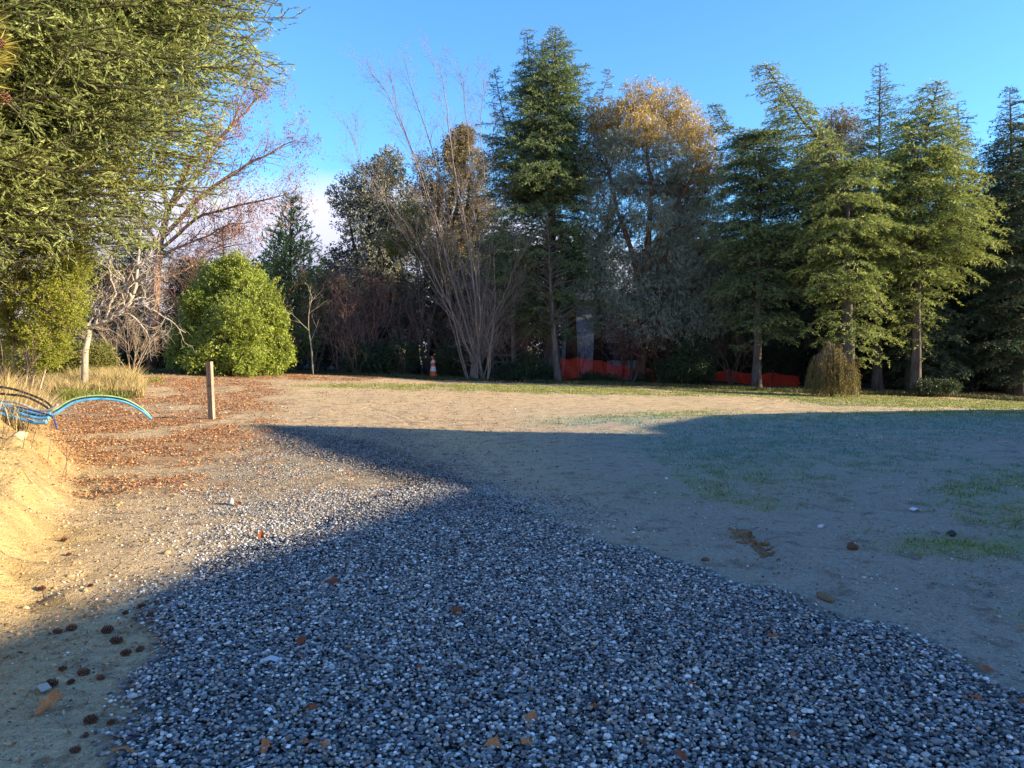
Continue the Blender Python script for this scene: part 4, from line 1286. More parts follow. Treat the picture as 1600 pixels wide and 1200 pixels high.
def rust_tree():
    root, O = bare_root('autumn_tree', 'wide bare tree with withered rust leaves reaching right beside the spruce', 'tree', 238, 33.5)
    B = Bare(92); rng = B.rng; Y = 33.5
    g0 = Geo(); gl = Geo()
    tr = np.array([O, wp(240, 500, Y), wp(244, 430, Y), wp(248, 385, Y), wp(262, 330, Y)])
    P = interp_path(tr, np.linspace(O[2], tr[-1, 2], 12))
    tube(g0, P, np.linspace(.25, .12, 12), 10, bump=.2)
    for (pts, r) in [([(262, 330), (300, 250), (345, 215), (395, 165), (420, 145)], .10), ([(255, 370), (320, 300), (380, 262), (430, 235), (468, 212)], .09),
                     ([(250, 390), (310, 340), (360, 325), (420, 312), (470, 300)], .07), ([(262, 330), (250, 260), (270, 200), (300, 150)], .08),
                     ([(248, 385), (215, 330), (190, 290), (180, 240)], .08), ([(248, 400), (320, 370), (360, 350), (400, 345)], .05),
                     ([(240, 440), (290, 420), (330, 390), (370, 378)], .05), ([(262, 330), (320, 260), (370, 190), (385, 130)], .07)]:
        dy = rng.uniform(-1.5, 1.5)
        W_ = np.array([wp(a, b, Y + dy * i / len(pts)) for i, (a, b) in enumerate(pts)])
        t = np.linspace(0, 1, 18); ti = np.linspace(0, 1, len(W_))
        Q = np.stack([np.interp(t, ti, W_[:, k]) for k in range(3)], -1)
        Q[1:-1] = (Q[:-2] + Q[1:-1] * 2 + Q[2:]) / 4
        Q[2:] += np.cumsum(rng.normal(0, .02, (16, 3)), 0)
        rad = r * (1 - t) ** .9 + .008
        tube(g0, Q, rad, 7, bump=.1)
        for j in range(2, 17):
            for _ in range(3):
                tg = unit(Q[j + 1] - Q[j - 1]); a = rng.random() * 6.28
                o = unit(np.cross(tg, [math.cos(a), math.sin(a), .3])); an = rng.uniform(.4, .9)
                B.grow(Q[j], tg * math.cos(an) + o * math.sin(an), rng.uniform(.6, 1.5), max(.008, rad[j] * .4), 1, 3, .13, .03, .7, [0, 5, 4], .55, .2)
    B.mesh(g0, 3)
    g0.build('branches', M['bark_pink'], root, True, O)
    tp = np.array([x[0] for x in B.tips]); td = np.array([x[1] for x in B.tips])
    s = rng.random(len(tp)) < .8
    tp = tp[s]; td = td[s]; idx = np.repeat(np.arange(len(tp)), 2)
    leaves(gl, rng, tp[idx] + rng.normal(0, .05, (len(idx), 3)), unit(rng.normal(0, .5, (len(idx), 3)) + [0, 0, -.8]), .09, .04)
    gl.build('withered_leaves', M['rust_leaf'], root, False, O)


rust_tree()


def sculpt_tree():
    root, O = bare_root('bare_tree', 'small pale barked bare tree with crooked branches leaning right over dry grass', 'tree', 131, 21.5)
    B = Bare(93); rng = B.rng; Y = 21.5
    g0 = Geo()
    tube(g0, [O, wp(133, 550, Y), wp(139, 520, Y), wp(137, 505, Y)], [.10, .085, .07, .06], 8, bump=.2)
    for (pts, r) in [([(137, 515), (170, 497), (195, 482), (212, 455), (214, 420), (218, 380), (222, 350)], .075), ([(137, 512), (118, 518), (100, 500)], .035),
                     ([(195, 482), (225, 478), (250, 490), (290, 520)], .035), ([(150, 506), (160, 470), (150, 440)], .03), ([(205, 465), (190, 430), (160, 405)], .035),
                     ([(213, 440), (235, 425), (262, 440)], .03), ([(175, 495), (200, 490), (222, 505), (232, 528), (245, 532)], .02), ([(214, 420), (235, 395), (250, 370)], .03),
                     ([(165, 498), (180, 460), (170, 420), (175, 390)], .03), ([(140, 508), (150, 480), (138, 455)], .02)]:
        dy = rng.uniform(-.8, .8)
        W_ = np.array([wp(a, b, Y + dy * i / len(pts)) for i, (a, b) in enumerate(pts)])
        t = np.linspace(0, 1, 16); ti = np.linspace(0, 1, len(W_))
        Q = np.stack([np.interp(t, ti, W_[:, k]) for k in range(3)], -1)
        Q[1:-1] += rng.normal(0, .02, (14, 3))
        rad = r * (1 - t) ** .8 + .008
        tube(g0, Q, rad, 6, bump=.1)
        for j in range(2, 15):
            tg = unit(Q[j + 1] - Q[j - 1]); a = rng.random() * 6.28
            o = unit(np.cross(tg, [math.cos(a), math.sin(a), .3])); an = rng.uniform(.5, 1.0)
            B.grow(Q[j], tg * math.cos(an) + o * math.sin(an), rng.uniform(.35, .9), max(.008, rad[j] * .4), 1, 2, .2, .05, .8, [0, 4], .55, .12, kink=.8)
    B.mesh(g0, 4)
    g0.build('branches', M['bark_pale'], root, True, O)


sculpt_tree()


def simple_bare(seed, label, px, Y, H, n0, r0, lean, bark, spreadf=.35, kidn=(4, 4, 3, 2), lev=3, wander=.09, up=.03, name='bare_shrub', cat='shrub', group=None, ratio=.55, k=3, seg=.25, spread=.6, base=.1):
    root, O = bare_root(name, label, cat, px, Y, group)
    B = Bare(seed); rng = B.rng
    for i in range(n0):
        a = i * 2.4 + rng.random()
        s = spreadf * rng.uniform(.3, 1)
        d = np.array([math.cos(a) * s + lean, math.sin(a) * s, 1.0])
        B.grow(O + np.array([math.cos(a), math.sin(a), 0]) * base * rng.random(), d, H * rng.uniform(.75, 1.0), r0 * rng.uniform(.6, 1), 0, lev, wander, up, spread, list(kidn), ratio, seg)
    g = Geo(); B.mesh(g, k)
    g.build('branches', M[bark], root, True, O)
    return root


simple_bare(101, 'slim bare sapling standing alone right of the round bush', 487, 33.0, 3.9, 1, .055, .0, 'bark_pale', .05, (7, 3, 2), 3, .05, .02, 'bare_sapling', 'tree', ratio=.42, spread=.6)
sh = [(530, 36.5, 5.8, 'tall reddish brown bare thicket left of the fan shaped tree', 5, 'bark_rust'),
      (575, 36.0, 5.2, 'reddish brown bare thicket above the dark evergreen shrub', 6, 'bark_rust'),
      (625, 37.0, 4.8, 'brown bare thicket just left of the pale fan stems', 5, 'bark_twig'),
      (555, 35.0, 3.4, 'low tangled brown shrub in front of the reddish thicket', 7, 'bark_twig'),
      (700, 36.5, 3.2, 'brown twiggy shrub behind the traffic cone', 6, 'bark_twig'),
      (790, 35.0, 3.8, 'brown twiggy shrub right of the fan shaped tree base', 7, 'bark_twig'),
      (825, 35.5, 3.0, 'brown twiggy shrub left of the tallest cedar trunk', 6, 'bark_rust'),
      (760, 33.6, 2.6, 'low tan twiggy shrub at the foot of the fan shaped tree', 8, 'bark_tan'),
      (905, 37.0, 2.0, 'dark twiggy shrub before the pale blue wall', 6, 'bark_twig'),
      (970, 36.6, 3.8, 'grey twiggy shrub under the eucalyptus trunk', 8, 'bark_twig'),
      (1035, 36.6, 4.0, 'purplish bare shrub hanging under the eucalyptus', 7, 'bark_rust'),
      (1140, 35.5, 2.6, 'dark twiggy shrub at the left end of the right mesh fence', 7, 'bark_twig'),
      (175, 30.5, 4.6, 'brown bare thicket behind the crooked pale tree', 7, 'bark_twig'),
      (290, 33.5, 5.6, 'rusty bare thicket above the round bush', 6, 'bark_rust'),
      (375, 38.5, 6.4, 'tan bare thicket between the round bush and the young pine', 7, 'bark_tan'),
      (205, 27.0, 2.2, 'low dry bramble at the foot of the crooked pale tree', 7, 'bark_tan'),
      (495, 36.2, 5.2, 'dark bare thicket behind the slim sapling', 5, 'bark_twig')]
for i, (px, Y, H, lab, n0, bk) in enumerate(sh):
    simple_bare(110 + i, lab, px, Y, H, int(n0 * 1.6), .03, 0, bk, .5, (5, 4, 4, 2), 3 if H < 3 else 4, .13, .01, 'bare_shrub', 'shrub', 'bare shrubs under the trees', seg=.3, spread=.65)
# leafless trunks seen in the shade at the back
for i, (px, r, top, Y, bk, lab) in enumerate([(645, .30, 4.2, 39.0, 'bark_dark', 'thick dark leaning trunk behind the traffic cone'),
                                              (893, .27, 6.5, 38.5, 'bark_red', 'rough brown trunk beside the tallest cedar trunk'),
                                              (938, .30, 7.5, 38.5, 'bark_dark', 'broad dark trunk in front of the pale blue wall'),
                                              (803, .11, 3.5, 38.0, 'bark_pale', 'thin pale trunk in shade behind the twiggy shrubs')]):
    root, O = bare_root('old_tree', lab, 'tree', px, Y)
    B = Bare(140 + i)
    g = Geo()
    tube(g, [O, O + [0.02, 0, top * .3], O + [-.05, 0, top * .7], O + [0, 0, top]], [r * 1.3, r, r * .85, r * .6], 12, bump=.2)
    for j in range(5):
        a = B.rng.random() * 6.28
        B.grow(O + [0, 0, top * B.rng.uniform(.45, 1)], (math.cos(a), math.sin(a), .5), 2.4, r * .35, 1, 3, .12, .03, .6, [0, 5, 4], .6)
    B.mesh(g, 4)
    g.build('trunk', M[bk], root, True, O)


# ------------------------------------------------------------------ ground cover
def frustum_ok(x, y, pad=1.0):
    return np.abs(x) < (y * 0.70 + pad)


def stones(name, pos, size, rnd, mat, rng, hi=True, flat=(.42, .72), label=None):
    """smooth flattened pebbles, all in one loose layer"""
    # octahedron split once and pushed to a sphere
    o = np.array([(1, 0, 0), (-1, 0, 0), (0, 1, 0), (0, -1, 0), (0, 0, 1), (0, 0, -1)], float)
    f = [(0, 2, 4), (2, 1, 4), (1, 3, 4), (3, 0, 4), (2, 0, 5), (1, 2, 5), (3, 1, 5), (0, 3, 5)]
    V = list(o); F = []; cache = {}
    if hi:
        def mid(a, b):
            k = (min(a, b), max(a, b))
            if k not in cache:
                cache[k] = len(V); V.append(unit(V[a] + V[b]) * .97)
            return cache[k]
        for a, b, c in f:
            ab, bc, ca = mid(a, b), mid(b, c), mid(c, a)
            F += [(a, ab, ca), (b, bc, ab), (c, ca, bc), (ab, bc, ca)]
    else:
        F = f
    V = np.array(V); F = np.array(F)
    N = len(pos); nv = len(V)
    s = size[:, None] * np.stack([rng.uniform(.85, 1.25, N), rng.uniform(.7, 1.0, N), rng.uniform(flat[0], flat[1], N)], -1) * .5
    P = V[None] * s[:, None] * (1 + (rng.random((N, nv, 1)) - .5) * .16)
    a = rng.random(N) * 6.283; b = rng.normal(0, .35, N)
    ca, sa, cb, sb = np.cos(a), np.sin(a), np.cos(b), np.sin(b)
    x, y, z = P[..., 0], P[..., 1], P[..., 2]
    y2 = y * cb[:, None] - z * sb[:, None]; z2 = y * sb[:, None] + z * cb[:, None]
    x3 = x * ca[:, None] - y2 * sa[:, None]; y3 = x * sa[:, None] + y2 * ca[:, None]
    P = np.stack([x3, y3, z2], -1) + pos[:, None]
    T = (np.arange(N)[:, None, None] * nv + F[None]).reshape(-1, 3)
    ob = mk(name, P.reshape(-1, 3), None, T, mat, None, dict(rnd=np.repeat(rnd, nv)), True)
    return ob


PEB = [(0, (.03, .033, .04)), (.18, (.085, .09, .10)), (.36, (.165, .17, .18)), (.52, (.27, .27, .275)), (.64, (.42, .41, .39)), (.72, (.34, .27, .20)),
       (.79, (.20, .125, .085)), (.84, (.55, .52, .46)), (1, (.88, .86, .82))]
m_peb = attr_ramp_mat('river_pebbles', PEB, .62, spec=.35, noise=.22, nscale=90)


def gravel():
    rng = np.random.default_rng(201)
    def samp(x0, x1, y0, y1, dens):
        n = int((x1 - x0) * (y1 - y0) * dens)
        return rng.uniform(x0, x1, n), rng.uniform(y0, y1, n)
    out_ = []
    for (y0, y1, dens, hi) in [(2.3, 5.0, 6200, True), (5.0, 8.5, 4600, True), (8.5, 17, 2500, False)]:
        x, y = samp(-7 if y0 > 3 else -3.5, 6.5, y0, y1, dens)
        k = frustum_ok(x, y, .6); x, y = x[k], y[k]
        g, mx = grav_mask(x, y)
        p = np.maximum(g ** 1.5, mx * .42 * sstep(.35, .6, fbm(x * 1.5, y * 1.5, 301, 3)) + mx * .10)
        k = rng.random(len(x)) < p
        x, y, g = x[k], y[k], g[k]
        s = rng.uniform(.009, .025, len(x)) * np.where(rng.random(len(x)) < .12, 1.3, 1.0) * (1 + .3 * (rng.random(len(x)) < .1))
        z = terr(x, y) + s * .12 + g * rng.uniform(-.004, .020, len(x))
        lum = np.clip(rng.beta(1.25, 1.3, len(x)) + (fbm(x * .8, y * .8, 310, 3) - .5) * .15, 0, 1)
        lum = np.where((y > 6.8) & (lum > .84), lum - .3, lum)
        out_.append((np.stack([x, y, z], -1), s, lum, hi))
    for hi in (True, False):
        a = [o for o in out_ if o[3] == hi]
        ob = stones('gravel', np.concatenate([o[0] for o in a]), np.concatenate([o[1] for o in a]), np.concatenate([o[2] for o in a]), m_peb, rng, hi)
        tag(ob, 'blue grey rounded river gravel heaped across the drive' if hi else 'distant thin spread of grey gravel on the sand', 'gravel', kind='stuff')
    # stray pebbles and grit over the sand
    x, y = samp(-9, 14, 2.6, 20, 75)
    k = frustum_ok(x, y, .6); x, y = x[k], y[k]
    g, mx = grav_mask(x, y)
    k = (g < .3) & (rng.random(len(x)) < .25 + .75 * sstep(.4, .7, fbm(x * .9, y * .9, 320, 3)))
    x, y = x[k], y[k]
    s = rng.uniform(.008, .024, len(x)) * (1 + (rng.random(len(x)) < .04))
    ob = stones('loose_stones', np.stack([x, y, terr(x, y) + s * .1], -1), s, rng.random(len(x)), m_peb, rng, False)
    tag(ob, 'small loose pebbles and grit scattered over the sandy ground', 'stones', kind='stuff')
    x, y = samp(-6.5, 6.5, 2.6, 8.5, 1500)
    k = frustum_ok(x, y, .4) & (rng.random(len(x)) < np.clip(6.0 / y - .45, .1, 1)); x, y = x[k], y[k]
    g, mx = grav_mask(x, y)
    k = (g < .4) & (rng.random(len(x)) < .3 + .7 * sstep(.42, .62, fbm(x * 2, y * 2, 325, 3))); x, y = x[k], y[k]
    s = rng.uniform(.003, .009, len(x)) * np.where(y > 5, 1.3, 1) * np.where(rng.random(len(x)) < .03, 2.6, 1)
    mgr = attr_ramp_mat('sand_grit', [(0, (.05, .035, .025)), (.3, (.16, .12, .09)), (.6, (.36, .29, .21)), (.85, (.5, .43, .33)), (1, (.68, .64, .58))], .9, noise=.2)
    ob = stones('sand_grit', np.stack([x, y, terr(x, y) + s * .15], -1), s, rng.random(len(x)), mgr, rng, False)
    tag(ob, 'fine sandy grit and crumbs over the bare ground', 'grit', kind='stuff')
    # lumps of dry clay on the bank
    x, y = samp(-14, -2, 3.2, 18, 160)
    d = np.interp(y, BF_Y, BF_X) - x
    k = frustum_ok(x, y, .6) & (d > -.9) & (rng.random(len(x)) < np.clip(.75 - np.abs(d - .3) * .35, .05, 1))
    x, y = x[k], y[k]
    s = rng.uniform(.008, .028, len(x)) * (1 + 1.2 * (rng.random(len(x)) < .05))
    mc = attr_ramp_mat('dry_clay', [(0, (.20, .13, .06)), (.6, (.38, .27, .13)), (1, (.48, .36, .19))], .95, noise=.2)
    ob = stones('clay_clods', np.stack([x, y, terr(x, y) + s * .05], -1), s, rng.random(len(x)), mc, rng, True, (.5, .9))
    tag(ob, 'crumbled yellow clay clods on the cut bank', 'soil', kind='stuff')


gravel()


def blades(rng, g, x, y, h, w, lean=.35, rnd=None, wind=0.0):
    N = len(x); z = terr(x, y)
    P = np.stack([x, y, z - .01], -1)
    a = rng.random(N) * 6.283
    hh = h * rng.uniform(.5, 1.3, N)
    D = np.stack([np.cos(a) * lean * rng.random(N) + wind, np.sin(a) * lean * rng.random(N), np.ones(N)], -1)
    b = rng.random(N) * 6.283
    S = np.stack([np.cos(b), np.sin(b), np.zeros(N)], -1) * (w * rng.uniform(.6, 1.3, N) / 2)[:, None]
    mid = P + D * (hh * .55)[:, None]
    tip = mid + (D * np.array([1.9, 1.9, .8])) * (hh * .45)[:, None]
    V = np.stack([P - S, P + S, mid + S * .7, mid - S * .7, tip], 1).reshape(-1, 3)
    k = np.arange(N)[:, None] * 5
    r = rng.random(N) if rnd is None else rnd
    g.add(V, k + np.array([[0, 1, 2, 3]]), k + np.array([[3, 2, 4]]), rnd=np.repeat(r, 5))


def grass():
    rng = np.random.default_rng(211)
    m1 = attr_ramp_mat('yard_grass', [(0, (.07, .10, .02)), (.45, (.19, .25, .045)), (.8, (.38, .38, .11)), (1, (.44, .37, .19))], .6, .3, noise=.1, nscale=3)
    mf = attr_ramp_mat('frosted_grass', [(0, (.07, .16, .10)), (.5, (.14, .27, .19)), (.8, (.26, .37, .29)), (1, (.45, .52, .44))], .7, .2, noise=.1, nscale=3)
    G = Geo(); GF = Geo()
    for (x0, x1, y0, y1, dens, h, w) in [(-12, 24, 20, 36, 700, .055, .020), (-4, 18, 13, 20, 1100, .045, .014), (2, 12, 6, 13, 2400, .045, .009), (2, 7, 3.4, 6, 3000, .045, .006)]:
        n = int((x1 - x0) * (y1 - y0) * dens)
        x = rng.uniform(x0, x1, n); y = rng.uniform(y0, y1, n)
        k = frustum_ok(x, y, .5); x, y = x[k], y[k]
        m = grass_mask(x, y)
        k = rng.random(len(x)) < m * sstep(.3, .6, fbm(x * 5, y * 5, 330, 3)) * 1.1; x, y = x[k], y[k]
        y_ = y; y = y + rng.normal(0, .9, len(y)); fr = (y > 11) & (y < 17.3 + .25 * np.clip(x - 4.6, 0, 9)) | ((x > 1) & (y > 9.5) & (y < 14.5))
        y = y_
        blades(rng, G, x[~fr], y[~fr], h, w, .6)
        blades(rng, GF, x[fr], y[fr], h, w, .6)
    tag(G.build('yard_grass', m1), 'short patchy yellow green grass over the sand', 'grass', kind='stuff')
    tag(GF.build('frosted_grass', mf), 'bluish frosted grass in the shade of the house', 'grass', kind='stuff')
    # shadowed grass verge and weeds at the tree line
    G = Geo()
    e = P_FIELD_EDGE
    n = 46000
    x = rng.uniform(-22, 22, n); y = np.interp(x, e[:, 0], e[:, 1]) + rng.gamma(1.4, .9, n) - .1
    k = frustum_ok(x, y, 1) & (fbm(x * .8, y * .8, 340, 3) > .42); x, y = x[k], y[k]
    blades(rng, G, x, y, .16, .022, .7)
    mv = attr_ramp_mat('verge_weeds', [(0, (.03, .05, .015)), (.6, (.08, .11, .03)), (1, (.20, .17, .08))], .6, .2)
    tag(G.build('verge_weeds', mv), 'rough weeds along the foot of the trees', 'weeds', kind='stuff')
    # dry golden grass by the spruce and the crooked tree
    G = Geo()
    for (px0, px1, Y0, Y1, n, h) in [(-60, 70, 12.0, 16, 7000, .55), (-60, 40, 9.5, 12, 2600, .38), (60, 225, 20.5, 24, 12000, .42), (110, 215, 22, 25, 6000, .62)]:
        Y = rng.uniform(Y0, Y1, n); px = rng.uniform(px0, px1, n)
        x = (px - 800) / F * Y
        cl = fbm(x * 2.2, Y * 2.2, 350, 3) > .4
        x, Y = x[cl], Y[cl]
        blades(rng, G, x, Y, h, .011 if Y0 < 16 else .016, .55, wind=.05)
    md = attr_ramp_mat('dry_grass', [(0, (.20, .17, .05)), (.3, (.42, .33, .13)), (.7, (.60, .46, .22)), (1, (.70, .58, .34))], .7, .35, noise=.1, nscale=3)
    tag(G.build('dry_grass', md), 'tall dry golden grass on the left bank', 'grass', kind='stuff')
    G = Geo()
    for (px0, px1, Y0, Y1, n, h) in [(80, 225, 19.8, 22.5, 7000, .20), (85, 135, 19.0, 20.5, 3500, .28), (225, 260, 25, 29, 3000, .12)]:
        Y = rng.uniform(Y0, Y1, n); px = rng.uniform(px0, px1, n)
        x = (px - 800) / F * Y; ed = np.minimum(sstep(px0, px0 + 25, px) * sstep(px1, px1 - 30, px), sstep(Y0, Y0 + .8, Y) * sstep(Y1, Y1 - .8, Y))
        kk = (rng.random(n) < ed) & (fbm(x * 1.6, Y * 1.6, 390, 3) > .44)
        blades(rng, G, x[kk], Y[kk], h, .016, .7)
    mg = attr_ramp_mat('green_weeds', [(0, (.09, .12, .02)), (.6, (.22, .26, .05)), (1, (.42, .40, .12))], .6, .3)
    tag(G.build('green_weeds', mg), 'green weeds at the foot of the dry grass', 'weeds', kind='stuff')


grass()


def flat_leaves(rng, G, x, y, size, lift=.012, tilt=.45, z=None):
    """small curled fallen leaves"""
    N = len(x); zz = (terr(x, y) if z is None else z) + lift * rng.random(N) + .004
    a = rng.random(N) * 6.283
    u = np.stack([np.cos(a), np.sin(a), rng.normal(0, tilt, N)], -1); u = unit(u)
    n = unit(np.stack([rng.normal(0, tilt, N), rng.normal(0, tilt, N), np.ones(N)], -1))
    v = unit(np.cross(n, u)); n = np.cross(u, v)
    s = size * rng.uniform(.6, 1.3, N); w = s * rng.uniform(.35, .6, N)
    c = np.stack([x, y, zz], -1)
    curl = rng.uniform(.05, .3, N) * s
    A = c - u * (s / 2)[:, None] + n * curl[:, None]; B = c + u * (s / 2)[:, None] + n * curl[:, None] * .7
    L = c - v * (w / 2)[:, None] + n * (curl * .5)[:, None]; R = c + v * (w / 2)[:, None] + n * (curl * .5)[:, None]
    V = np.stack([A, L, c, R, B], 1).reshape(-1, 3)
    k = np.arange(N)[:, None] * 5
    T = np.concatenate([k + [[0, 1, 2]], k + [[0, 2, 3]], k + [[1, 4, 2]], k + [[3, 2, 4]]])
    G.add(V, None, T, rnd=np.repeat(rng.random(N), 5))


m_lit = attr_ramp_mat('fallen_leaves', [(0, (.09, .045, .025)), (.35, (.27, .115, .05)), (.65, (.48, .21, .085)), (.85, (.54, .34, .18)), (1, (.56, .44, .29))], .65, .1, noise=.15)


def litter():
    rng = np.random.default_rng(221)
    G = Geo()
    for (x0, x1, y0, y1, dens, size) in [(-12, 1, 7.5, 16, 1050, .042), (-16, 0, 16, 34, 430, .055)]:
        n = int((x1 - x0) * (y1 - y0) * dens)
        x = rng.uniform(x0, x1, n); y = rng.uniform(y0, y1, n)
        k = frustum_ok(x, y, .5); x, y = x[k], y[k]
        m = litter_mask(x, y) * sstep(.3, .6, fbm(x * 2.2, y * 2.2, 360, 3)) + .035
        k = rng.random(len(x)) < m; x, y = x[k], y[k]
        flat_leaves(rng, G, x, y, size)
    # sparse bits on the sand, and more in the trees' shade
    n = 2600; x = rng.uniform(-6, 11, n); y = rng.uniform(3, 20, n)
    k = frustum_ok(x, y, .5) & (fbm(x * .7, y * .7, 370, 3) > .5); flat_leaves(rng, G, x[k], y[k], .03, .006)
    n = 16000; x = rng.uniform(-26, 24, n); y = np.interp(x, P_FIELD_EDGE[:, 0], P_FIELD_EDGE[:, 1]) + rng.uniform(-.8, 7, n)
    k = frustum_ok(x, y, .5); flat_leaves(rng, G, x[k], y[k], .09)
    for (cx, cy, rad_, nn_, sz) in [(110, 985, .35, 170, .024), (70, 1100, .3, 60, .03), (190, 1020, .35, 150, .022), (120, 1180, .3, 70, .025), (90, 1060, .4, 90, .022),
                                   (20, 1010, .5, 160, .022), (60, 960, .5, 160, .022), (230, 960, .35, 110, .022), (150, 830, .9, 160, .028), (240, 800, 1.0, 200, .03),
                                   (1480, 900, .7, 130, .022), (1330, 880, .5, 90, .02), (1560, 960, .5, 110, .02), (1150, 850, .4, 90, .018)]:
        p = gp(cx, cy); xx = p[0] + rng.normal(0, rad_, nn_); yy = p[1] + rng.normal(0, rad_ * .8, nn_)
        flat_leaves(rng, G, xx, yy, sz, .008)
    tag(G.build('leaf_litter', m_lit), 'rust brown fallen leaves strewn over the ground on the left', 'leaf litter', kind='stuff')
    # short fallen twigs and needles
    n = 9000
    x = rng.uniform(-7, 9, n); y = rng.uniform(2.8, 17, n)
    d = np.interp(y, BF_Y, BF_X) - x
    k = frustum_ok(x, y, .4) & (rng.random(n) < np.where(x < 0, .9, .16) * sstep(.35, .6, fbm(x, y, 380, 3)))
    x, y = x[k], y[k]; N = len(x)
    a = rng.random(N) * 3.14; L = rng.uniform(.03, .16, N)
    z = terr(x, y)
    A = np.stack([x, y, z + .004], -1); x2 = x + np.cos(a) * L; y2 = y + np.sin(a) * L
    B = np.stack([x2, y2, terr(x2, y2) + .008], -1)
    G = Geo(); segs(G, A, B, rng.uniform(.0012, .003, N), .001, 3)
    tag(G.build('twig_litter', M['bark_twig']), 'thin fallen twigs and needles on the sand', 'twigs', kind='stuff')


litter()

# ------------------------------------------------------------------ countable small things
rngs = np.random.default_rng(231)


def on_ground(px, py):
    p = gp(px, py)
    for _ in range(12):
        z = float(terr(p[0], p[1])); d = ray(px, py); t = (z - EYE) / d[2]
        q = d * t; p = np.array([p[0] * .5 + q[0] * .5, p[1] * .5 + q[1] * .5, z])
    return p


def pine_cone(px, py, len_px, label, tilt=None):
    p = on_ground(px, py)
    L = len_px / F * p[1] * .66
    ax = np.array([math.cos(a := (tilt if tilt is not None else rngs.random() * 3.14)), math.sin(a), rngs.uniform(-.15, .25)])
    g = Geo(); w = L * .42
    c = np.array([0, 0, w * .5 + .004])
    cone_shape(g, rngs, c, L, w, ax)
    o = g.build('pine_cone', MC)
    o.location = tuple(p)
    tag(o, label, 'pine cone', 'pine cones fallen from the conifers')


for a in [(70, 1104, 26, 'open dark pine cone behind the orange leaf near the lower left corner', 1.4),
          (142, 1130, 34, 'long reddish brown cone lying alone below the pair near the gravel', .1),
          (174, 1132, 22, 'short cone touching the right end of the long reddish cone', .4),
          (134, 1152, 17, 'stubby dark cone standing below the long reddish cone', 1.5),
          (118, 1176, 26, 'ragged brown cone near the bottom edge beside an orange twig', .5),
          (131, 1055, 28, 'dark cone at the left of the pair on the shaded sand', .6),
          (158, 1062, 20, 'smaller cone at the right of the pair, next to the gravel', 2.9),
          (98, 1048, 20, 'brown cone above the flattened pair on the shaded sand', .5),
          (80, 1074, 34, 'flattened dark cone, left one of a pair beneath the bank', .05),
          (111, 1069, 20, 'flattened dark cone, right one of a pair beneath the bank', .3),
          (90, 990, 22, 'dark round cone just below the sunlit sand at the left', .4),
          (112, 985, 26, 'shaggy rust cone amid dead needles just inside the shadow', .9),
          (168, 989, 30, 'long dark cone lying left of the gravel edge inside the shadow', .2),
          (182, 1005, 30, 'glossy reddish cone on sand just left of the gravel', .35),
          (196, 960, 15, 'small black cone on shaded sand close to the shadow line', .2),
          (197, 1024, 26, 'orange brown cone left of its brown neighbour by the gravel edge', .4),
          (219, 1018, 22, 'brown cone at the gravel edge, right of the orange brown cone', 1.1),
          (236, 965, 24, 'black cone on the gravel just right of the shadowed sand', .5),
          (222, 950, 20, 'reddish cone on the gravel edge nearest the shadow line', .3),
          (246, 945, 16, 'small reddish brown cone lying on gravel near the shadow line', 1.6),
          (280, 1168, 24, 'brown open cone lying on gravel near the bottom left', .8),
          (253, 1150, 16, 'dark cone half sunk in gravel above the brown open cone', .3),
          (364, 925, 13, 'small dark cone on gravel below the sunlit sand', .5),
          (1075, 1160 , 12, 'small dark cone on gravel towards the bottom right', .5),
          (108, 868, 12, 'dark sunlit cone in the litter at the foot of the bank', .5),
          (66, 922, 18, 'orange sunlit cone high on the shadowed side of the bank', .3),
          (142, 917, 14, 'sunlit cone on tan sand above the shadow line', .1),
          (100, 846, 16, 'rusty sunlit cone on the tan sand below the bank', .4),
          (50, 744, 20, 'brown sunlit cone on the crest of the clay bank', .2)]:
    pine_cone(*a)


def big_leaf(px, py, len_px, col, label, lobes=True):
    p = on_ground(px, py); L = len_px / F * p[1] * 1.3
    g = Geo()
    n = 16; a = np.arange(n) / n * 6.283
    r = L * .5 * (1 + (.22 * np.cos(5 * a + rngs.random()) if lobes else 0) + rngs.normal(0, .05, n))
    r *= np.where(np.abs(np.cos(a)) > .8, 1.1, .72)
    rot = rngs.random() * 6.28
    x = r * np.cos(a); y = r * np.sin(a)
    cu = rngs.uniform(.5, 1.3); ti = rngs.uniform(.15, .55)
    z = cu * (y ** 2) / L + rngs.normal(0, L * .03, n)
    X = x * math.cos(rot) - y * math.sin(rot); Yv = x * math.sin(rot) + y * math.cos(rot)
    z = z + Yv * ti
    z = z - z.min() + .012
    V = np.concatenate([np.stack([X, Yv, z], -1), [[0, 0, z.mean() - L * .12]]])
    T = np.stack([np.arange(n), (np.arange(n) + 1) % n, np.full(n, n)], -1)
    V2 = V + [0, 0, -.0012]
    g.add(V, None, T, rnd=np.clip(col + rngs.normal(0, .05, n + 1), 0, 1))
    g.add(V2, None, T[:, ::-1], rnd=col * .8)
    st = np.array([V[0], V[0] + [L * .3 * math.cos(rot), L * .3 * math.sin(rot), -.004]])
    segs(g, st[:1], st[1:], .0012, .001, 3)
    o = g.build('fallen_leaf', m_leaf)
    o.location = tuple(p)
    tag(o, label, 'leaf', 'orange leaves lying on the gravel')


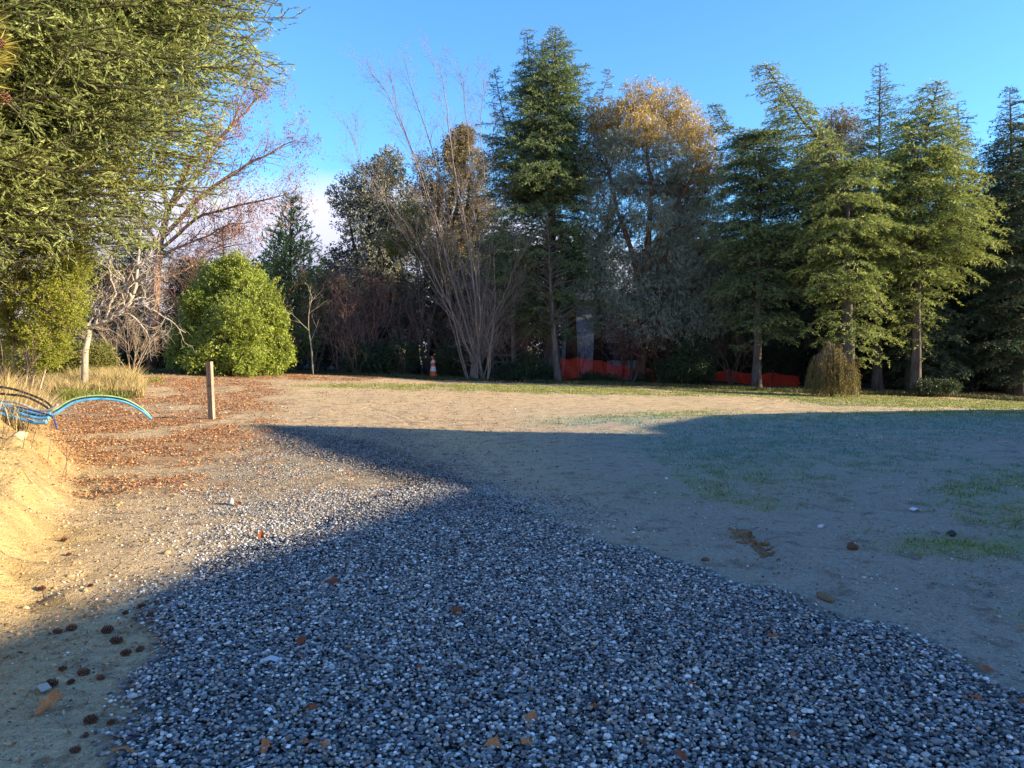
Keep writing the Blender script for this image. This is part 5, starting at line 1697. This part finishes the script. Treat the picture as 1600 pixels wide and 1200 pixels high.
m_leaf = attr_ramp_mat('orange_leaf', [(0, (.06, .02, .012)), (.3, (.20, .055, .025)), (.6, (.42, .12, .035)), (.85, (.60, .22, .07)), (1, (.70, .36, .15))], .5, .15, noise=.25, nscale=120)
for a in [(77, 1110, 30, .85, 'large orange leaf under the open dark cone near the lower left corner'),
          (486, 1112, 20, .4, 'dark rust leaf on gravel left of centre, below the pale strip'),
          (414, 1178, 18, .75, 'orange leaf on gravel close to the bottom edge, left of the pair'),
          (506, 1172, 17, .85, 'upright orange leaf on gravel near the bottom edge left of centre'),
          (830, 1132, 18, .75, 'bright orange leaf on gravel right of centre near the bottom'),
          (771, 1170, 20, .85, 'pale orange leaf on gravel, left of the two near bottom centre'),
          (822, 1168, 15, .85, 'pale orange leaf on gravel, right of the two near bottom centre'),
          (712, 962, 20, .35, 'dark red leaf on gravel in the middle of the drive'),
          (519, 915, 18, .3, 'curled dark red leaf on gravel just below the sunlit wedge'),
          (470, 1012, 14, .35, 'dark rust leaf on gravel above the pale strip'),
          (826, 1058, 13, .45, 'small rust leaf beside a white pebble, right of centre'),
          (1210, 1000, 13, .55, 'small orange leaf on gravel near the right gravel edge'),
          (1003, 1118, 14, .5, 'rust leaf on gravel below right of centre'),
          (1242, 1160, 14, .6, 'orange leaf on gravel near the bottom, right of centre'),
          (1526, 1097, 14, .6, 'orange leaf on gravel at the right near the sand'),
          (1006, 1162, 14, .5, 'dull rust leaf on gravel near the bottom edge, below its twin'),
          (1080, 1078, 13, .5, 'rust leaf on gravel right of centre, halfway to the edge'),
          (930, 1108, 10, .45, 'tiny rust leaf on gravel between two larger leaves'),
          (475, 1165, 12, .65, 'small orange leaf between the two bottom left leaves'),
          (1598, 1105, 14, .4, 'dark rust leaf on gravel at the very right edge'),
          (655, 1050, 10, .3, 'tiny dark leaf on gravel left of the centre'),
          (1065, 1190, 16, .35, 'brown leaf on gravel at the bottom edge right of centre'),
          (408, 842, 12, .5, 'rust leaf on the sunlit gravel wedge'),
          (372, 790, 10, .6, 'orange leaf beside the pale stone on sunlit sand'),
          (1540, 1050, 16, .5, 'rust leaf on the sand just above the gravel at right')]:
    big_leaf(*a)


def rock(px, py, s_px, col, label, flat=.6, name='stone', cat='stone'):
    p = on_ground(px, py); s = s_px / F * p[1]
    rr = np.random.default_rng(int(px + py))
    n, m = 10, 7
    th = np.linspace(.05, math.pi - .05, m); ph = np.arange(n) / n * 6.283
    V = np.array([[math.sin(t) * math.cos(f), math.sin(t) * math.sin(f) * .75, math.cos(t) * flat] for t in th for f in ph])
    V *= (s / 2) * (1 + (vnoise(V[:, 0] * 2.2 + px, V[:, 1] * 2.2 + V[:, 2] * 3, 5)[:, None] - .5) * .6)
    V[:, 2] += s * .5 * flat * .6
    i = np.arange(m - 1)[:, None] * n; j = np.arange(n)[None]
    Q = np.stack([i + j, i + (j + 1) % n, i + n + (j + 1) % n, i + n + j], -1).reshape(-1, 4)[:, ::-1]
    o = mk(name, V, Q, [(0, k + 1, k) for k in range(1, n - 1)] + [(n * (m - 1), n * (m - 1) + k, n * (m - 1) + k + 1) for k in range(1, n - 1)],
           plain_mat('stone_%d_%d' % (px, py), tuple(c * .8 for c in col), tuple(min(1, c * 1.15) for c in col), .85, 30, .6), smooth=True)
    o.location = tuple(p); o.rotation_euler = (0, 0, rr.random() * 3)
    tag(o, label, cat)


rock(361, 788, 12, (.62, .58, .50), 'pale upright stone on sunlit gravelly sand', 1.0)
rock(30, 692, 26, (.45, .36, .22), 'tan stone lodged in the top of the clay bank', .6)
rock(40, 1010, 14, (.30, .25, .17), 'grey stone at the foot of the shaded bank', .5)
rock(1282, 824, 12, (.60, .60, .62), 'small whitish stone on the shaded sand', .5)
rock(1487, 838, 12, (.05, .045, .04), 'dark upright clod beside the green patches', 1.0, 'soil_clod', 'clod')
rock(1332, 858, 22, (.13, .07, .04), 'reddish brown clod at the left end of the green patches', .6, 'soil_clod', 'clod')
rock(1290, 936, 36, (.20, .13, .07), 'long brown clod lying on sand above the gravel', .35, 'soil_clod', 'clod')
rock(1103, 876, 14, (.14, .07, .04), 'small rusty clod on sand above the gravel edge', .4, 'soil_clod', 'clod')
rock(1353, 980, 10, (.28, .26, .24), 'small grey stone on shaded sand right of the long clod', .5)


def dung_rut():
    """crumbling brown ridge of torn soil on the shaded sand"""
    a = on_ground(1155, 830); b = on_ground(1192, 868)
    rr = np.random.default_rng(5)
    g = Geo(); n = 90
    t = rr.random(n)
    c = a[None] * (1 - t[:, None]) + b[None] * t[:, None] + np.concatenate([rr.normal(0, .05, (n, 2)), np.zeros((n, 1))], 1)
    for p in c:
        s = rr.uniform(.02, .05)
        k = unit(rr.normal(0, 1, 3))
        tube(g, [p - k * s * [1, 1, .3], p, p + k * s * [1, 1, .3]], [s * .3, s * .6, s * .25], 6, bump=.3, seed=3)
    o = g.build('soil_ridge', plain_mat('torn_soil', (.10, .05, .025), (.26, .15, .07), .95, 20, .5))
    tag(o, 'crumbling rusty ridge of torn turf on the shaded sand', 'soil', kind='stuff')


dung_rut()


def strip(px, py, l_px, w_px, ang, col, label, name):
    p = on_ground(px, py); L = l_px / F * p[1]; w = w_px / F * p[1] * 2.2
    g = Geo(); n = 8; s = np.linspace(-.5, .5, n) * L
    z = .025 + .008 * np.cos(s / L * 7)
    A = np.stack([s, np.full(n, -w / 2), z], -1); B = np.stack([s, np.full(n, w / 2), z + .004], -1)
    V = np.concatenate([A, B, A - [0, 0, .003], B - [0, 0, .003]])
    i = np.arange(n - 1)
    Q = np.concatenate([np.stack([i, i + 1, n + i + 1, n + i], -1), np.stack([2 * n + i, 3 * n + i, 3 * n + i + 1, 2 * n + i + 1], -1),
                        np.stack([i, 2 * n + i, 2 * n + i + 1, i + 1], -1), np.stack([n + i, n + i + 1, 3 * n + i + 1, 3 * n + i], -1)])
    g.add(V, Q)
    o = g.build(name, plain_mat(name + '_%d' % px, col, tuple(c * .8 for c in col), .6, 20))
    o.location = tuple(p); o.rotation_euler = (0, 0, ang)
    tag(o, label, 'scrap')


strip(423, 1038, 34, 6, .1, (.55, .57, .60), 'pale flat strip of slate lying on the gravel', 'slate_strip')
strip(66, 1081, 28, 7, -.5, (.45, .38, .32), 'pale wood chip lying behind the open dark cone', 'wood_chip')
strip(1430, 799, 16, 5, .2, (.60, .62, .70), 'small crumpled white scrap on sand by the green patch', 'paper_scrap')
strip(195, 1181, 50, 2, -.2, (.38, .16, .06), 'thin orange brown twig beside the ragged bottom cone', 'orange_twig')


# --- timber post
def post():
    p = on_ground(331, 655)
    ht = 90 / F * p[1] * 1.0
    w = .115; dd = .09
    g = Geo()
    n = 12
    zs = np.linspace(-.1, ht, n)
    sec = np.array([(-1, -1), (1, -1), (1, 1), (-1, 1)], float)
    bev = .06
    ring = []
    for (sx, sy), (tx, ty) in [((-1, -1), (0, 1)), ((-1, -1), (1, 0)), ((1, -1), (-1, 0)), ((1, -1), (0, 1)), ((1, 1), (0, -1)), ((1, 1), (-1, 0)), ((-1, 1), (1, 0)), ((-1, 1), (0, -1))]:
        ring.append(((sx + tx * bev) * w / 2, (sy + ty * bev) * dd / 2))
    ring = np.array(ring)
    V = np.concatenate([np.concatenate([ring, np.full((8, 1), z)], 1) for z in zs] + [np.concatenate([ring * .93, np.full((8, 1), ht + .004)], 1)])
    n += 1
    i = np.arange(n - 1)[:, None] * 8; j = np.arange(8)[None]
    Q = np.stack([i + j, i + (j + 1) % 8, i + 8 + (j + 1) % 8, i + 8 + j], -1).reshape(-1, 4)
    T = [((n - 1) * 8, (n - 1) * 8 + k, (n - 1) * 8 + k + 1) for k in range(1, 7)]
    g.add(V, Q, T)
    m, gg = new_mat('weathered_timber')
    tc = gg.n('ShaderNodeTexCoord')
    mp = gg.n('ShaderNodeMapping', {'Vector': tc.outputs['Object'], 'Scale': (14, 14, .9)})
    n1 = gg.noise(mp.outputs[0], 3.0, 5.0, .6, .4)
    n2 = gg.noise(tc.outputs['Object'], 5.0, 2.0)
    col = gg.mix(gg.maprange(n1, .3, .7), (.20, .15, .11), (.40, .31, .24))
    col = gg.mix(gg.maprange(n2, .58, .66), col, (.13, .07, .05))
    b = gg.n('ShaderNodeBump', {'Height': n1, 'Strength': .4, 'Distance': .01})
    out(gg, gg.n('ShaderNodeBsdfPrincipled', {'Base Color': col, 'Roughness': .85, 'Normal': b.outputs[0], 'Specular IOR Level': .2}).outputs[0])
    o = g.build('wooden_post', m)
    o.location = tuple(p); o.rotation_euler = (0, math.radians(-1.6), math.radians(-12))
    tag(o, 'weathered square timber post standing upright in the leaf litter', 'post')


post()


# --- coloured service pipes
def pipes():
    rr = np.random.default_rng(9)
    mb = plain_mat('bright_blue_plastic', (.04, .26, .55), (.10, .38, .68), .55, 9)
    mk_ = plain_mat('black_plastic', (.018, .018, .022), (.03, .03, .035), .4, 3)
    mg = plain_mat('pale_green_plastic', (.18, .36, .16), (.32, .48, .26), .6, 9)
    mgr = plain_mat('grey_plastic', (.32, .30, .28), (.42, .40, .37), .45, 3)
    mdb = plain_mat('dark_blue_plastic', (.03, .05, .14), (.05, .07, .18), .4, 3)

    def path(pts, Y, off=(0, 0, 0), n=40):
        W_ = np.array([wp(a, b, Y + dy) for a, b, dy in pts]) + np.array(off)
        t = np.linspace(0, len(W_) - 1, n); i = np.clip(t.astype(int), 0, len(W_) - 2); f = (t - i)[:, None]
        P0 = W_[np.maximum(i - 1, 0)]; P1 = W_[i]; P2 = W_[i + 1]; P3 = W_[np.minimum(i + 2, len(W_) - 1)]
        q = .5 * ((2 * P1) + (-P0 + P2) * f + (2 * P0 - 5 * P1 + 4 * P2 - P3) * f * f + (-P0 + 3 * P1 - 3 * P2 + P3) * f ** 3)
        return q
    Y = 9.7
    arc = [(-60, 628, .1), (10, 640, 0), (55, 649, 0), (82, 646, 0), (115, 627, .1), (155, 621, .2), (195, 626, .3), (222, 640, .4), (236, 652, .5)]
    lst = []
    for k, (m, r, off, nm, lab) in enumerate([(mb, .019, (0, 0, -.016), 'blue_pipe', 'bright blue pipe at the underside of the arching bundle'),
                                             (mk_, .017, (.0, -.01, .018), 'black_pipe', 'black pipe riding on top of the arching bundle'),
                                             (mg, .010, (.0, -.026, .028), 'green_pipe', 'pale green striped pipe running along the top of the arch')]):
        q = path(arc, Y, off)
        q[:, 2] += np.linspace(0, 1, 40) ** 2 * 0
        g = Geo(); tube(g, q, r, 10)
        o = g.build(nm, m, smooth=True); tag(o, lab, 'pipe', 'service pipes lying on the bank')
    for k, (dz, dyy, m, nm, lab) in enumerate([(0, 0, mb, 'blue_pipe', 'uppermost straight blue pipe of the bundle on the bank'),
                                             (-.05, -.05, mb, 'blue_pipe', 'middle straight blue pipe of the bundle on the bank'),
                                             (-.10, -.1, mb, 'blue_pipe', 'lowest straight blue pipe of the bundle on the bank')]):
        q = path([(-70, 622, 0), (-10, 632, 0), (30, 642, 0), (60, 650, 0), (80, 650, 0)], Y - .05, (0, dyy, dz + .03))
        g = Geo(); tube(g, q, .021, 10); o = g.build(nm, m, smooth=True); tag(o, lab, 'pipe', 'service pipes lying on the bank')
    for pts, r, m, nm, lab in [([(-60, 598, 0), (10, 606, 0), (45, 616, 0), (72, 628, 0), (82, 640, 0), (74, 644, 0)], .015, mk_, 'black_pipe', 'upper thin black pipe looping above the blue bundle'),
                               ([(-60, 610, 0), (10, 616, 0), (40, 620, 0), (66, 632, 0), (80, 642, 0)], .015, mk_, 'black_pipe', 'lower thin black pipe looping above the blue bundle'),
                               ([(-60, 622, .05), (20, 628, 0), (55, 640, 0), (78, 640, 0), (90, 632, 0)], .018, mgr, 'grey_pipe', 'dusty grey pipe between the black and blue pipes'),
                               ([(20, 634, -.1), (60, 644, -.15), (80, 650, -.2), (86, 660, -.25), (89, 670, -.3)], .012, mdb, 'thin_cable', 'dark blue cable end hanging down from the bundle')]:
        g = Geo(); tube(g, path(pts, Y - .02), r, 8); o = g.build(nm, m, smooth=True); tag(o, lab, 'pipe', 'service pipes lying on the bank')


pipes()


# --- dry stalks leaning on the bank in front of the pipes
def stalks():
    rr = np.random.default_rng(12)
    b = on_ground(5, 700)
    root = empty('dead_stalk_plant', b, 'tall dead dark stalks rising from the bank in front of the pipes', 'plant')
    g = Geo(); B = Bare(77)
    for i in range(11):
        a = np.array([b[0] - rr.uniform(-.35, .5), b[1] + rr.uniform(-.3, .6), 0]); a[2] = float(terr(a[0], a[1]))
        B = Bare(77 + i); g = Geo()
        B.grow(a, (rr.uniform(.05, .4), 0, 1), rr.uniform(.6, 1.25), .005, 0, 2, .05, .0, .4, [4, 2], .4, .12)
        B.mesh(g, 3)
        g.build('stem', M['bark_twig'], root, True, b)


stalks()


# --- traffic cone
def traffic_cone():
    p = wp(677, 592, 35.0); z = float(terr(p[0], 35.0)) + .0
    O = np.array([p[0], 35.0, z])
    root = empty('traffic_cone', O, 'tall orange traffic cone with a white band beside the dark shrubs', 'traffic cone')
    mo = plain_mat('orange_rubber', (.80, .12, .03), (.88, .16, .04), .5, 3); mw = plain_mat('white_band', (.75, .74, .72), (.8, .8, .8), .4, 3)
    H = .98; R = .17
    r = lambda h: R * (1 - h / H) + .03
    g = Geo(); tube(g, [(0, 0, h) for h in (.04, .30)], [r(.04), r(.30)], 20)
    tube(g, [(0, 0, h) for h in (.30, .55)], [r(.30) - .003, r(.55) - .003], 20)
    tube(g, [(0, 0, h) for h in (.55, H)], [r(.55), r(H)], 20); g.build('body', mo, root)
    g = Geo(); tube(g, [(0, 0, .32), (0, 0, .54)], [r(.32) + .002, r(.54) + .002], 20, cap=False); g.build('white_band', mw, root)
    g = Geo(); tube(g, [(0, 0, .72), (0, 0, .84)], [r(.72) + .002, r(.84) + .002], 20, cap=False); g.build('white_band', mw, root)
    g = Geo(); box(g, (-.2, -.2, 0), (.2, .2, .045)); g.build('base', mo, root)


traffic_cone()


# --- orange safety mesh on dark stakes
def mesh_fence(pts, hts, Y, label, seed):
    rr = np.random.default_rng(seed)
    W_ = []
    for (px, pb), h in zip(pts, hts):
        q = wp(px, pb, Y); W_.append((q[0], Y + rr.uniform(-.25, .25), q[2], h))
    W_ = np.array(W_)
    O = np.array([W_[0, 0], W_[0, 1], float(terr(W_[0, 0], W_[0, 1]))])
    root = empty('mesh_fence', O, label, 'fence')
    mo, g = new_mat('orange_mesh_%d' % seed)
    p = g.n('ShaderNodeBsdfPrincipled', {'Base Color': (1.0, .14, .06, 1), 'Roughness': .5})
    t = g.n('ShaderNodeBsdfTranslucent', {'Color': (1.0, .2, .1, 1)})
    out(g, g.n('ShaderNodeMixShader', {0: .5, 1: p.outputs[0], 2: t.outputs[0]}).outputs[0])
    n = int(np.hypot(*(W_[-1, :2] - W_[0, :2])) / .06); m = 15
    t = np.linspace(0, 1, n); ti = np.linspace(0, 1, len(W_))
    X = np.interp(t, ti, W_[:, 0]); Yv = np.interp(t, ti, W_[:, 1]); Z = np.interp(t, ti, W_[:, 2]); H = np.interp(t, ti, W_[:, 3])
    sag = .06 * np.sin(np.pi * ((t * (len(W_) - 1)) % 1)) + .05 * (fbm(t * 30, t * 0, seed, 2) - .5)
    P = np.zeros((n, m, 3))
    for j in range(m):
        s = j / (m - 1)
        P[:, j, 0] = X; P[:, j, 1] = Yv + .07 * np.sin(t * 40 + s * 5) + .05 * (fbm(t * 60, t * 0 + s * 3, seed + 1, 2) - .5)
        P[:, j, 2] = Z + s * (H - sag) - s * 0
    g_ = Geo()
    segs(g_, P[:-1].reshape(-1, 3), P[1:].reshape(-1, 3), .015, .015, 3)
    segs(g_, P[:, :-1].reshape(-1, 3), P[:, 1:].reshape(-1, 3), .013, .013, 3)
    g_.build('net', mo, root, origin=O)
    md = plain_mat('dark_stake_%d' % seed, (.03, .03, .03), (.06, .05, .05))
    for w in W_:
        g_ = Geo(); z0 = float(terr(w[0], w[1])) - .1
        tube(g_, [(w[0], w[1] - .04, z0), (w[0] + .01, w[1] - .04, w[2] + w[3] + .12)], .018, 6)
        g_.build('stake', md, root, origin=O)


mesh_fence([(876, 592), (905, 590), (940, 590), (975, 592), (1005, 596), (1036, 596)], [.95, .95, .8, .6, .7, .55], 35.6, 'torn orange mesh fence behind the eucalyptus and the pale blue wall gap', 401)
mesh_fence([(1112, 594), (1142, 596), (1172, 600), (1205, 606), (1250, 606)], [.42, .58, .5, .75, .55], 36.2, 'sagging orange mesh fence behind the slender cedar trunk', 402)
mesh_fence([(800, 572), (812, 572), (826, 572)], [.4, .4, .3], 41, 'scrap of orange mesh hung over the rail behind the bare stems', 403)


def rail_fence():
    Y = 38.5; x0 = wp(770, 590, Y)[0]; x1 = wp(866, 590, Y)[0]; z = float(terr(x0, Y))
    O = np.array([x0, Y, z])
    root = empty('rail_fence', O, 'weathered timber rail fence in shade behind the bare stems', 'fence')
    m = plain_mat('grey_rail_timber', (.14, .12, .11), (.24, .21, .19), .85, 8)
    for h in (.35, .75, 1.1):
        g = Geo(); box(g, (0, -.02, h - .05), (x1 - x0, .02, h + .05)); g.build('rail', m, root)
    for k in range(4):
        xx = (x1 - x0) * k / 3
        g = Geo(); box(g, (xx - .05, .025, -.1), (xx + .05, .12, 1.25)); g.build('post', m, root)


rail_fence()


def blue_shed():
    Y = 42.0; a = wp(475, 590, Y); b = wp(533, 590, Y)
    z = float(terr(a[0], Y)) - .1
    O = np.array([a[0], Y, z])
    w = b[0] - a[0]
    root = empty('garden_shed', O, 'small pale blue shed with a paned door glimpsed behind the sapling', 'shed')
    g = Geo(); box(g, (0, 0, 0), (w, 2.4, 1.9)); g.build('wall', plain_mat('pale_blue_board', (.22, .32, .45), (.28, .38, .50), .6, 4), root)
    g = Geo(); box(g, (-.12, -.2, 1.903), (w + .12, 2.6, 2.0)); g.build('roof', plain_mat('shed_roof', (.07, .07, .08)), root)
    g = Geo(); box(g, (w * .52, -.05, .05), (w * .84, -.002, 1.85)); d = g.build('door', plain_mat('white_door', (.66, .72, .80)), root)
    for i in range(2):
        for j in range(3):
            g = Geo(); x0 = w * (.55 + .14 * i); box(g, (x0, -.06, .9 + .3 * j), (x0 + w * .12, -.051, 1.15 + .3 * j)); g.build('pane', plain_mat('shed_pane_%d%d' % (i, j), (.25, .42, .65), rough=.1), d)
    g = Geo(); box(g, (w * .9, -.08, 0), (w * .97, -.003, 1.9)); g.build('corner_post', plain_mat('shed_post', (.3, .38, .45)), root)


blue_shed()


def blue_house():
    Y = 41.0; a = wp(882, 590, Y); b = wp(1004, 590, Y)
    z = float(terr(a[0], Y)) - .2
    O = np.array([a[0], Y, z]); w = b[0] - a[0]
    root = empty('house', O, 'pale blue rendered house wall glimpsed beneath the eucalyptus', 'house')
    H = wp(900, 470, Y)[2] - z
    g = Geo(); box(g, (0, 0, 0), (w, 2.2, H)); g.build('wall', plain_mat('pale_blue_render', (.52, .62, .80), (.60, .70, .85), .8, 2), root)
    g = Geo()
    g.add([(-.3, -.4, H + .003), (w + .3, -.4, H + .003), (w + .3, 2.5, H + .003), (-.3, 2.5, H + .003), (-.3, 1.1, H + .5), (w + .3, 1.1, H + .5)],
          [(0, 1, 5, 4), (2, 3, 4, 5), (0, 3, 2, 1)], [(0, 4, 3), (1, 2, 5)])
    g.build('roof', plain_mat('slate_roof', (.09, .09, .10), (.13, .13, .14), .7, 5), root)
    for k in range(2):
        g = Geo(); x0 = w * (.45 + .25 * k); box(g, (x0, -.05, 1.0), (x0 + 1.2, -.003, 2.1)); f = g.build('window', plain_mat('house_frame_%d' % k, (.7, .7, .72)), root)
        g = Geo(); box(g, (x0 + .07, -.06, 1.07), (x0 + 1.13, -.051, 2.03)); g.build('pane', plain_mat('house_pane_%d' % k, (.05, .06, .08), rough=.1), f)


blue_house()
